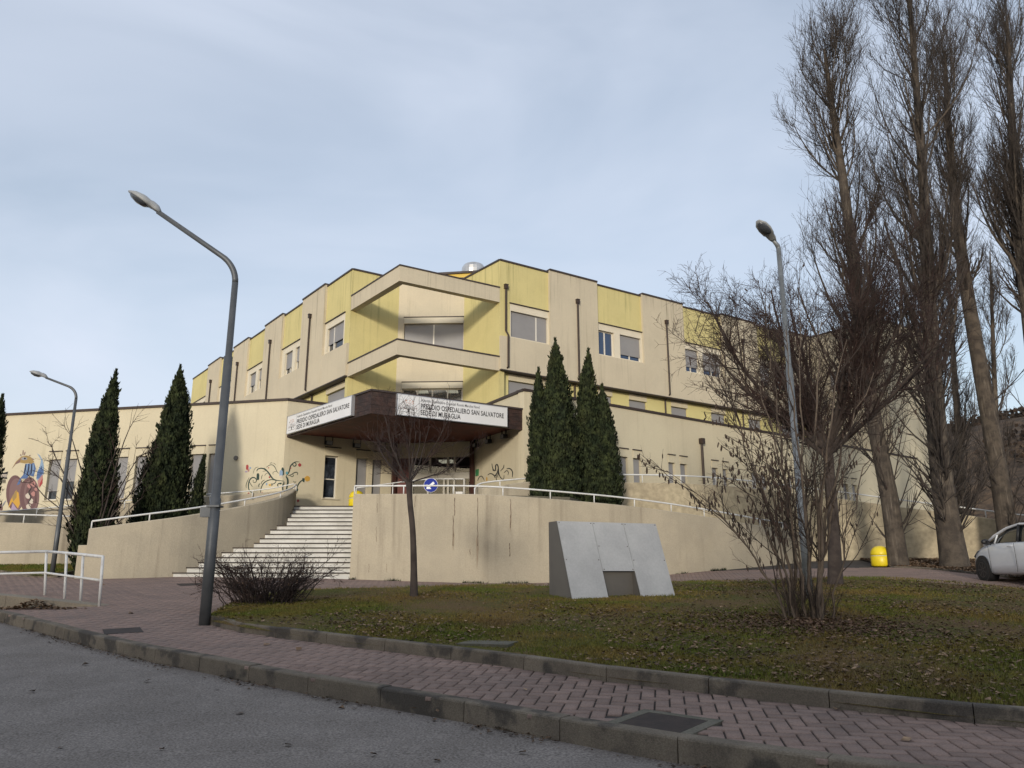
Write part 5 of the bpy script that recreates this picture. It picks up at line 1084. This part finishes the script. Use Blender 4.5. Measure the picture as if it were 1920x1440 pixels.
# ------------------------------------------------------------------ bare trees
class Tree:
    def __init__(t, seed): t.r = np.random.default_rng(seed); t.groups = {}
    def keep(t, part, P, R, sides): t.groups.setdefault(part, []).append((P, R, sides))
    def branch(t, P, R, n, t0, t1, length, angle, up, wig, npts, rf, rmin, len_pow=0.0, out_bias=None):
        """n children on parents P (N,k,3) with radii R (N,k); returns their polylines and radii"""
        r = t.r; N, k, _ = P.shape
        pl = np.linalg.norm(np.diff(P, axis=1), axis=2).sum(1); i = r.choice(N, n, p=pl/pl.sum()); u = r.uniform(t0, t1, n)
        f = u*(k-1); j = np.minimum(f.astype(int), k-2); w = (f-j)[:, None]
        s = P[i, j]*(1-w)+P[i, j+1]*w; tan = P[i, j+1]-P[i, j]; tan /= np.linalg.norm(tan, axis=1)[:, None]+1e-9
        rp = R[i, j]*(1-w[:, 0])+R[i, j+1]*w[:, 0]
        rnd = r.normal(size=(n, 3)); rnd -= tan*(rnd*tan).sum(1)[:, None]; rnd /= np.linalg.norm(rnd, axis=1)[:, None]+1e-9
        a = np.abs(r.normal(angle, angle*.3, n))[:, None]; d = tan*np.cos(a)+rnd*np.sin(a)
        L = length*r.uniform(.55, 1.25, n)*(1-u*len_pow); st = L/(npts-1)
        out = [s]
        for q in range(npts-1):
            d = d+np.array([0, 0, up])+r.normal(0, wig, (n, 3)); d /= np.linalg.norm(d, axis=1)[:, None]; out.append(out[-1]+d*st[:, None])
        C = np.stack(out, 1); r0 = np.maximum(rp*rf, rmin); RR = r0[:, None]*np.linspace(1, .3, npts)[None]; RR = np.maximum(RR, rmin*.55)
        return C, RR
    def mesh(t, part):
        V = []; Fs = []; off = 0
        for P, R, n in t.groups[part]:
            N, k, _ = P.shape; tan = np.gradient(P, axis=1); tan /= np.linalg.norm(tan, axis=2)[..., None]+1e-9
            ref = np.where(np.abs(tan[:, :1, 2:3]) > .8, np.array([1., 0, 0]), np.array([0, 0, 1.])); u = np.cross(tan, np.broadcast_to(ref, tan.shape)); u /= np.linalg.norm(u, axis=2)[..., None]+1e-9; w = np.cross(tan, u)
            a = 2*PI*np.arange(n)/n
            ring = P[:, :, None, :]+R[:, :, None, None]*(np.cos(a)[None, None, :, None]*u[:, :, None, :]+np.sin(a)[None, None, :, None]*w[:, :, None, :])
            V.append(ring.reshape(-1, 3)); idx = np.arange(N*k*n).reshape(N, k, n)+off
            Fs.append(np.stack([idx[:, :-1], np.roll(idx, -1, 2)[:, :-1], np.roll(idx, -1, 2)[:, 1:], idx[:, 1:]], -1).reshape(-1, 4)); off += N*k*n
        return np.concatenate(V), np.concatenate(Fs)
def path_tube(pts, rad, n=24):
    P = smooth_line(np.array(pts, float), 2); t_ = np.linspace(0, 1, len(P)); R = np.interp(t_, np.linspace(0, 1, len(rad)), rad); return P[None], R[None]
def tree_thing(name, base, label, T, mt, mc, cat='tree', group=None, trunk='trunk'):
    t = thing(name, base, label, cat, group)
    for part in T.groups:
        v, f = T.mesh(part); obj(part, v, f, mt if part == trunk else mc, t, part == trunk)
    return t
def poplar(path, rad, seed, label, dens=1.0, crown0=.22, spread=.34, limb=5.5, suckers=0, mt='bark_poplar'):
    T = Tree(seed); P0, R0_ = path_tube(path, rad); T.keep('trunk', P0, R0_, 10); H = path[-1][2]-path[0][2]
    L1, r1 = T.branch(P0, R0_, int(40*dens), crown0, .93, limb, spread*1.75, .2, .045, 9, .26, .024, .62); T.keep('trunk', L1, r1, 6)
    L2, r2 = T.branch(L1, r1, int(300*dens), .12, .95, limb*.44, .5, .19, .06, 7, .45, .012, .3); T.keep('crown', L2, r2, 4)
    L2b, r2b = T.branch(P0, R0_, int(80*dens), crown0, .99, limb*.4, .7, .2, .07, 7, .2, .012, .3); T.keep('crown', L2b, r2b, 4)
    A = np.concatenate([L2, L2b]); B = np.concatenate([r2, r2b])
    L3, r3 = T.branch(A, B, int(2600*dens), .05, 1.0, limb*.2, .5, .18, .09, 5, .5, .0075, .2); T.keep('crown', L3, r3, 3)
    L4, r4 = T.branch(L3, r3, int(7500*dens), .1, 1.0, limb*.08, .6, .08, .12, 4, .6, .0055, .2); T.keep('crown', L4, r4, 3)
    if suckers:
        S, s_ = T.branch(P0[:, :max(4, int(P0.shape[1]*.35))], R0_[:, :max(4, int(P0.shape[1]*.35))], suckers, .25, 1, 2.6, .6, .08, .07, 6, .12, .01, 0); T.keep('crown', S, s_, 3)
        S2, s2 = T.branch(S, s_, suckers*7, .15, 1, .8, .5, .08, .1, 4, .6, .005, 0); T.keep('crown', S2, s2, 3)
    return tree_thing('poplar_tree', path[0], label, T, M[mt], M['twig_poplar'], group='bare poplars along the ramp wall')
def gpt(x, y, Y): p_ = on_y(x, y, Y); return (p_[0], p_[1], p_[2])
def trunk_path(lst): return [gpt(*q_) for q_ in lst]
b1 = trunk_path([(1684, 1052, 27.6), (1668, 930, 27.6), (1640, 800, 27.6), (1610, 600, 27.7), (1590, 400, 27.8), (1560, 200, 28.0), (1545, 92, 28.0)]); b1[0] = (b1[0][0], b1[0][1], g(b1[0][0], b1[0][1])-.1)
poplar(b1, [.37, .30, .27, .23, .18, .11, .03], 21, 'leaning bare poplar nearest the yellow bin', 1.1, .36, .36, 6.0, 24)
b2 = trunk_path([(1790, 1054, 26.6), (1765, 900, 26.6), (1752, 750, 26.6), (1742, 560, 26.7), (1732, 350, 26.8), (1715, 120, 27), (1695, -120, 27)]); b2[0] = (b2[0][0], b2[0][1], g(b2[0][0], b2[0][1])-.1)
poplar(b2, [.50, .37, .31, .24, .17, .10, .04], 22, 'tallest bare poplar with thick grooved trunk left of the car', 1.25, .27, .36, 6.8, 60)
b3 = trunk_path([(1893, 1020, 28.2), (1872, 880, 28.4), (1838, 690, 28.6), (1808, 520, 28.8), (1790, 380, 29), (1775, 200, 29.2), (1772, 95, 29.2)]); b3[0] = (b3[0][0], b3[0][1], g(b3[0][0], b3[0][1])-.1)
poplar(b3, [.40, .32, .28, .24, .18, .1, .03], 23, 'leaning bare poplar rising behind the car roof', .75, .46, .3, 4.8, 14)
b4 = trunk_path([(1985, 1040, 27), (1955, 800, 27), (1925, 560, 27.2), (1908, 400, 27.4), (1895, 200, 27.6), (1888, 30, 27.8)]); b4[0] = (b4[0][0], b4[0][1], g(b4[0][0], b4[0][1])-.1)
poplar(b4, [.42, .32, .25, .2, .12, .03], 24, 'bare poplar at the right edge of the picture', 1.0, .36, .34, 5.6, 10)
b5 = trunk_path([(1872, 960, 36), (1868, 800, 36), (1862, 640, 36), (1856, 470, 36)]); b5[0] = (b5[0][0], b5[0][1], g(b5[0][0], b5[0][1])-.1)
poplar(b5, [.17, .13, .09, .02], 25, 'slender young poplar far behind the leaning poplars', .4, .2, .3, 3.4)
b6 = trunk_path([(1800, 960, 35), (1796, 800, 35), (1786, 640, 35), (1780, 520, 35)]); b6[0] = (b6[0][0], b6[0][1], g(b6[0][0], b6[0][1])-.1)
poplar(b6, [.2, .15, .1, .02], 26, 'thin dark poplar between the two thick poplar trunks', .6, .1, .4, 3.6, 40)

# plum-like tree with a dense red-brown crown
tb = on_g(1566, 1097, .1); Yt = tb[1]
T = Tree(31); P0, R0_ = path_tube([(tb[0], Yt, lawn_z(tb[0], Yt)-.1), gpt(1564, 1000, Yt), gpt(1556, 900, Yt), gpt(1552, 840, Yt)], [.20, .145, .13, .12]); T.keep('trunk', P0, R0_, 10)
L1, r1 = T.branch(P0, R0_, 13, .8, 1.0, 4.2, .62, .05, .06, 8, .55, .03, 0); T.keep('trunk', L1, r1, 6)
L2, r2 = T.branch(L1, r1, 190, .08, 1.0, 1.9, .6, .06, .09, 7, .5, .012, .2); T.keep('crown', L2, r2, 4)
L3, r3 = T.branch(L2, r2, 2600, .05, 1.0, .85, .7, .04, .12, 5, .5, .006, .2); T.keep('crown', L3, r3, 3)
L4, r4 = T.branch(L3, r3, 13000, .05, 1.0, .3, .8, .0, .16, 4, .6, .005, .1); T.keep('crown', L4, r4, 3)
tree_thing('plum_tree', (tb[0], Yt, lawn_z(tb[0], Yt)), 'small bare tree with dense red-brown crown behind the hazel shrub', T, M['bark_dark'], M['twig_red'])

# hazel: many stems from one stool, hung with dry catkins
hb = np.array([SHR[0], SHR[1]]); hz = lawn_z(*hb); T = Tree(33); r = T.r
stems = []
aim = [(1250, 880), (1290, 600), (1330, 700), (1395, 640), (1430, 560), (1470, 620), (1500, 560), (1540, 600), (1585, 640), (1640, 700), (1350, 860), (1610, 820), (1450, 760), (1400, 760), (1560, 720), (1690, 760)]
for k, (X_, Y_) in enumerate(aim):
    dYk = r.uniform(-1.3, 1.3); end = np.array(on_y(X_, Y_, hb[1]+dYk)); a_ = r.uniform(0, 2*PI); s0 = np.array([hb[0]+(X_-1500)/260*.32+.06*math.cos(a_), hb[1]+.2*math.sin(a_), hz-.08])
    c1 = s0+np.array([(end[0]-s0[0])*.18, (end[1]-s0[1])*.18, (end[2]-s0[2])*.36]); c2 = s0+np.array([(end[0]-s0[0])*.52, (end[1]-s0[1])*.55, (end[2]-s0[2])*.72])
    P_ = resample(smooth_line(np.array([s0, c1, c2, end]), 3), .1); P_ = P_[np.linspace(0, len(P_)-1, 14).astype(int)]+np.r_[np.zeros((1, 3)), r.normal(0, .025, (13, 3))]; stems.append(P_)
ST = np.stack(stems); rs = r.uniform(.015, .036, len(ST))[:, None]*np.linspace(1, .16, 14)[None]; T.keep('stems', ST, rs, 7)
L2, r2 = T.branch(ST, rs, 150, .18, 1.0, 1.25, .55, .05, .08, 8, .55, .008, .35); T.keep('twigs', L2, r2, 4)
L3, r3 = T.branch(L2, r2, 900, .1, 1.0, .5, .6, .04, .12, 5, .55, .0042, .2); T.keep('twigs', L3, r3, 3)
L4, r4 = T.branch(L3, r3, 1500, .1, 1.0, .2, .7, .0, .15, 4, .6, .003, .1); T.keep('twigs', L4, r4, 3)
B0_, rb_ = T.branch(ST[:, :3], rs[:, :3], 260, .0, .6, .55, .5, .1, .1, 5, .1, .004, .2); T.keep('twigs', B0_, rb_, 3)
hazel = tree_thing('hazel_shrub', (hb[0], hb[1], hz), 'tall multi-stemmed hazel with hanging dry catkins on the brown lawn', T, M['bark_hazel'], M['twig_hazel'], 'shrub', trunk='stems')
tips = np.concatenate([L3[:, 2:].reshape(-1, 3), L2[:, 5:].reshape(-1, 3)]); pxx, pyy, _ = to_px(tips)
wgt = np.where((pxx < 1480) & (pyy > 780), 1.0, .12); sel = r.choice(len(tips), 620, replace=False, p=wgt/wgt.sum()); c = tips[sel]; n = len(c)
Lc = r.uniform(.05, .11, n); sway = r.normal(0, .012, (n, 2)); CKP = np.stack([c, c-np.c_[-sway*.3, Lc*.25], c-np.c_[-sway, Lc*.75], c-np.c_[-sway*1.4, Lc]], 1); CR = np.array([.004, .011, .011, .003])[None]*r.uniform(.8, 1.4, n)[:, None]
T2 = Tree(1); T2.keep("catkins", CKP, CR, 5); v, f = T2.mesh('catkins'); o = obj('catkins', v, f, M['catkin'], hazel); tag(o, kind='stuff')

# small pollarded tree in front of the long wall
sb = on_g(776, 1120, .1); Ys = sb[1]; T = Tree(35)
P0, R0_ = path_tube([(sb[0], Ys, lawn_z(sb[0], Ys)-.08), gpt(776, 1060, Ys), gpt(774, 990, Ys), gpt(768, 940, Ys), gpt(767, 905, Ys)], [.095, .07, .06, .058, .075]); T.keep('trunk', P0, R0_, 9)
L1, r1 = T.branch(P0, R0_, 13, .94, 1.0, 1.6, .95, .085, .06, 8, .24, .011, 0); T.keep('trunk', L1, r1, 6)
L2, r2 = T.branch(L1, r1, 62, .1, 1.0, .95, .5, .06, .09, 6, .5, .006, .25); T.keep('crown', L2, r2, 4)
L3, r3 = T.branch(L2, r2, 520, .1, 1.0, .42, .6, .05, .12, 5, .55, .0038, .2); T.keep('crown', L3, r3, 3)
L4, r4 = T.branch(L3, r3, 700, .1, 1.0, .16, .7, .0, .15, 3, .6, .003, .1); T.keep('crown', L4, r4, 3)
tree_thing('pollarded_tree', (sb[0], Ys, lawn_z(sb[0], Ys)), 'small bare tree with slender bent trunk in front of the long wall', T, M['bark_dark'], M['twig_red'])

# rose bush by the lamp
rbp = on_g(500, 1132, .1); T = Tree(37); r = T.r; stems = []
for k in range(105):
    a_ = r.uniform(0, 2*PI); q = math.sqrt(r.random()); s0 = np.array([rbp[0]+.55*q*math.cos(a_)+r.normal(0, .1), rbp[1]+.4*q*math.sin(a_), lawn_z(rbp[0], rbp[1])-.05])
    ln = r.uniform(.45, .95); e_ = s0+np.array([math.cos(a_)*ln*r.uniform(.35, 1.0)*1.15, math.sin(a_)*ln*.6, ln*r.uniform(.55, 1.05)]); m_ = (s0+e_)/2+np.array([0, 0, .14]); P_ = smooth_line(np.array([s0, m_, e_]), 3); stems.append(P_[np.linspace(0, len(P_)-1, 8).astype(int)]+r.normal(0, .012, (8, 3)))
ST = np.stack(stems); rs = np.full((len(ST), 1), .012)*np.linspace(1, .4, 8)[None]; T.keep('stems', ST, rs, 5)
L2, r2 = T.branch(ST, rs, 800, .15, 1, .32, .7, .03, .12, 5, .6, .004, 0); T.keep('twigs', L2, r2, 3)
L3, r3 = T.branch(L2, r2, 3800, .1, 1, .12, .8, .0, .15, 4, .6, .003, 0); T.keep('twigs', L3, r3, 3)
bush = tree_thing('rose_bush', (rbp[0], rbp[1], lawn_z(rbp[0], rbp[1])), 'dark leafless rose bush beside the tall lamp at the lawn corner', T, M['bark_dark'], M['twig_red'], 'shrub', trunk='stems')
tp = np.concatenate([L2[:, -1], L3[:, -1]]); sel = r.choice(len(tp), 900, replace=False); c = tp[sel]
def leaf_quads(C, s, r, sq=1.0):
    n = len(C); d = r.normal(size=(n, 3)); d /= np.linalg.norm(d, axis=1)[:, None]; e_ = np.cross(d, r.normal(size=(n, 3))); e_ /= np.linalg.norm(e_, axis=1)[:, None]; L_ = s*r.uniform(.6, 1.3, n)[:, None]
    return np.stack([C, C+d*L_*.5+e_*L_*.3*sq, C+d*L_, C+d*L_*.5-e_*L_*.3*sq], 1).reshape(-1, 3), np.arange(4*n).reshape(-1, 4)
v, f = leaf_quads(c, .03, r); o = obj('dry_leaves', v, f, M['leaf_dark'], bush); tag(o, kind='stuff')
for k in range(9):
    c0 = tp[r.integers(len(tp))]; v, f = leaf_quads(np.repeat(c0[None], 7, 0)+r.normal(0, .006, (7, 3)), .035, r, 1.5); obj('rose_flower', v, f, M['sign_white'], bush)

# bare shrub in front of the left cypress
lb2 = on_y(180, 985, 24.6); T = Tree(39); r = T.r; stems = []
for X_, Y_ in ((60, 905), (90, 830), (130, 810), (175, 860), (215, 840), (248, 790), (262, 850), (280, 880), (95, 870), (240, 900), (270, 930), (120, 930)):
    e_ = np.array(on_y(X_, Y_, 24.6+r.uniform(-.6, .3))); s0 = np.array([lb2[0]+r.normal(0, .06), lb2[1]+r.normal(0, .05), g(lb2[0], lb2[1])-.1]); m_ = s0+(e_-s0)*np.array([.35, .35, .6]); P_ = smooth_line(np.array([s0, m_, e_]), 3); stems.append(P_[np.linspace(0, len(P_)-1, 9).astype(int)]+np.r_[np.zeros((1, 3)), r.normal(0, .03, (8, 3))])
ST = np.stack(stems); rs = np.full((len(ST), 1), .035)*np.linspace(1, .25, 9)[None]; T.keep('stems', ST, rs, 6)
L2, r2 = T.branch(ST, rs, 110, .3, 1, .9, .6, .04, .1, 6, .5, .009, .2); T.keep('twigs', L2, r2, 4)
L3, r3 = T.branch(L2, r2, 480, .1, 1, .35, .7, .03, .13, 4, .55, .006, .1); T.keep('twigs', L3, r3, 3)
tree_thing('bare_shrub', (lb2[0], lb2[1], g(lb2[0], lb2[1])), 'bare spreading shrub in front of the left dark cypress', T, M['bark_dark'], M['twig_red'], 'shrub', trunk='stems')

# ------------------------------------------------------------------ cypresses
def cypress(base, H, Rm, label, seed, n=17000, lean=(0, 0), sharp=1.0, n_tufts=60):
    r = np.random.default_rng(seed); x, y, z = base; t = thing('cypress_tree', base, label, 'tree', 'cypresses')
    ph = r.uniform(0, 2*PI, 8)
    def rad(h, a):
        prof = Rm*np.minimum(1, (h/.14+.35).clip(0, 1))*np.clip((1-h)/(1-.22), 0, 1)**(.62*sharp)
        prof = np.where(h < .22, Rm*(.58+.42*np.sin(h/.22*PI/2)), prof)
        lump = 1+.10*np.sin(3*a+ph[0]+7*h)+.08*np.sin(5*a+ph[1]-11*h)+.07*np.sin(2*a+ph[2]+17*h)+.07*np.sin(9*a+ph[3]+31*h)+.06*np.sin(4*a+ph[5]+47*h)
        return prof*lump
    def ctr(h): return x+lean[0]*h+.05*np.sin(h*5+ph[4]), y+lean[1]*h+.05*np.sin(h*4+ph[5])
    # near-black core added inside to block light between the sprays
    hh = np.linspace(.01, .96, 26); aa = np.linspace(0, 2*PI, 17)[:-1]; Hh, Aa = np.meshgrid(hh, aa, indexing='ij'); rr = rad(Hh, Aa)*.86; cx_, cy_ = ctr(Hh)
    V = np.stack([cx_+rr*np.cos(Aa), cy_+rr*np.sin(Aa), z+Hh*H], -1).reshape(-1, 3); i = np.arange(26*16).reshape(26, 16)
    Fq = np.stack([i[:-1], np.roll(i, -1, 1)[:-1], np.roll(i, -1, 1)[1:], i[1:]], -1).reshape(-1, 4); obj('blocking_core', V, Fq, M['cypress_core'], t)
    b = MB(); b.tube([(x, y, z-.1), (x+.02, y, z+.5)], [.13, .1], 8); b.build('trunk', M['bark_dark'], t)
    # sprays: slim upright blades grouped in tufts on the shell
    h = r.beta(1.05, 1.45, n); a = r.uniform(0, 2*PI, n); R_ = rad(h, a)
    tuft = (np.sin(a*n_tufts/5+h*23+ph[6])*np.sin(h*61+a*3+ph[7])); dep = r.beta(3.2, 1.2, n)*(1+.15*tuft)+.02
    cx_, cy_ = ctr(h); C = np.stack([cx_+R_*dep*np.cos(a), cy_+R_*dep*np.sin(a), z+h*H*.985], -1)
    out = np.stack([np.cos(a), np.sin(a), 0*a], -1); d = np.array([0, 0, 1.0])[None]+out*r.uniform(.05, .5, n)[:, None]+r.normal(0, .16, (n, 3)); d /= np.linalg.norm(d, axis=1)[:, None]
    e_ = np.cross(d, out+r.normal(0, .5, (n, 3))); e_ /= np.linalg.norm(e_, axis=1)[:, None]; L_ = r.uniform(.08, .19, n)*(1-.35*h)*(Rm/.8)**.3*np.where(r.random(n) < .06, 1.9, 1.0); w_ = L_*r.uniform(.16, .30, n)
    V = np.stack([C, C+d*L_[:, None]*.45+e_*w_[:, None], C+d*L_[:, None], C+d*L_[:, None]*.45-e_*w_[:, None]], 1).reshape(-1, 3)
    # pointed leader
    m = 260; hl = r.uniform(.93, 1.03, m); al = r.uniform(0, 2*PI, m); cx2, cy2 = ctr(hl); C2 = np.stack([cx2+.07*(1.05-hl)/.1*np.cos(al)*r.random(m), cy2+.07*(1.05-hl)/.1*np.sin(al)*r.random(m), z+hl*H*.985], -1)
    d2 = np.array([0, 0, 1.0])[None]+r.normal(0, .22, (m, 3)); d2 /= np.linalg.norm(d2, axis=1)[:, None]; e2_ = np.cross(d2, r.normal(size=(m, 3))); e2_ /= np.linalg.norm(e2_, axis=1)[:, None]
    V2 = np.stack([C2, C2+d2*.07+e2_*.018, C2+d2*.16, C2+d2*.07-e2_*.018], 1).reshape(-1, 3)
    V = np.concatenate([V, V2]); obj('crown', V, np.arange(len(V)).reshape(-1, 4), M['cypress'], t)
    return t
def cyp(px, ytop, ybase, Y, wpx, zb, label, seed, n, lean=0, **k):
    B_ = on_y(px, ybase, Y); top = on_y(px, ytop, Y); zb = B_[2] if zb is None else zb
    cypress((B_[0], Y, zb), top[2]-zb, wpx/F*Y/2, label, seed, n, (lean, 0), **k)
cyp(168, 702, 1048, 24.9, 72, g(-13, 24.9)+.0, 'dark cypress behind the bare shrub left of the stair wall', 1, 36000, .05)
cyp(303, 692, 975, 27.0, 94, 1.8, 'broad dark cypress with a side shoot left of the tall lamp', 2, 36000, .05)
cyp(362, 860, 975, 26.7, 30, 1.9, 'small side shoot cypress leaning out beside the broad one', 3, 3500, .2, sharp=.7)
cyp(-56, 748, 990, 26.6, 72, 1.6, 'dark cypress cut by the left edge of the picture', 4, 20000, .35)
cyp(1014, 697, 930, 26.9, 58, 3.0, 'slim dark cypress at the left of the entrance cypress group', 5, 22000)
cyp(1048, 642, 935, 26.6, 84, 3.0, 'tallest dark cypress of the group right of the entrance', 6, 34000)
cyp(1108, 662, 935, 26.9, 70, 3.0, 'pointed dark cypress third from left in the entrance group', 7, 26000)
cyp(1137, 728, 935, 26.7, 58, 3.0, 'shortest dark cypress at the right of the entrance group', 8, 20000)
# soil bed that carries the entrance cypresses
b = MB(); bp = [np.array(p_[:2])+np.array([0, .31]) for p_ in FWP[4:8]]; b.prism([tuple(q_) for q_ in bp]+[(5.9, 27.9), (.6, 27.9)], 1.0, 3.05); o = b.build('planting_bed', M['soil']); tag(o, kind='structure')

# ------------------------------------------------------------------ hill behind on the right
xs = np.linspace(30, 190, 60); ys = np.linspace(45, 230, 50); X, Y = np.meshgrid(xs, ys, indexing='ij')
Zh = 1.5+34*sm((np.hypot(X-20, Y*.55-5)-52)/85)*sm((X-22)/55)+.7*np.sin(X*.21+1)*np.cos(Y*.17)
grid_obj('hill', np.dstack([X, Y, Zh]), M['scrub'])
def hz_(x, y): return float(1.5+34*sm((math.hypot(x-20, y*.55-5)-52)/85)*sm((x-22)/55)+.7*math.sin(x*.21+1)*math.cos(y*.17))
r = np.random.default_rng(50); n = 60000; xx = r.uniform(35, 170, n); yy = r.uniform(50, 200, n); fld = field(xx, yy, 61, .09); kk = r.random(n) < np.clip(.35+.5*fld, .0, 1); xx, yy = xx[kk], yy[kk]
zz = np.array([hz_(a_, b_) for a_, b_ in zip(xx, yy)]); C = np.stack([xx, yy, zz+r.uniform(0, 2.2, len(xx))**1.1], -1); v, f = leaf_quads(C, 1.1, r, 1.3); o = obj('hillside_scrub', v, f, M['scrub_dark']); tag(o, 'dark bare scrub wood covering the hillside behind the poplars', 'scrub', kind='stuff')
gp_ = [on_y(1700+k*60, 965+k*6, 38+k*1.0) for k in range(6)]

# ------------------------------------------------------------------ unseen building added behind the viewer to shade the street and kerbs
hs_ = thing('shade_house', (-8, -30, -.3), 'long pale building added behind the viewer to shade the street, out of the picture', 'building')
b = MB(); b.box((-8, -34, 4.3), (90, 10, 9.4)); b.build('wall', M['cream'], hs_)
b = MB(); b.add([(-54, -28.5, 9.0), (38, -28.5, 9.0), (38, -39.5, 9.0), (-54, -39.5, 9.0), (-54, -34, 10.8), (38, -34, 10.8)], [(0, 1, 5, 4), (2, 3, 4, 5), (0, 4, 3), (1, 2, 5), (0, 3, 2, 1)]); b.build('roof', M['brown_metal'], hs_)
for k in range(14):
    for zf in (1.6, 5.0):
        b = MB(); b.box((-50+k*6.4, -28.97, zf+.7), (1.3, .05, 1.5)); b.build('window', M['shutter'], hs_)
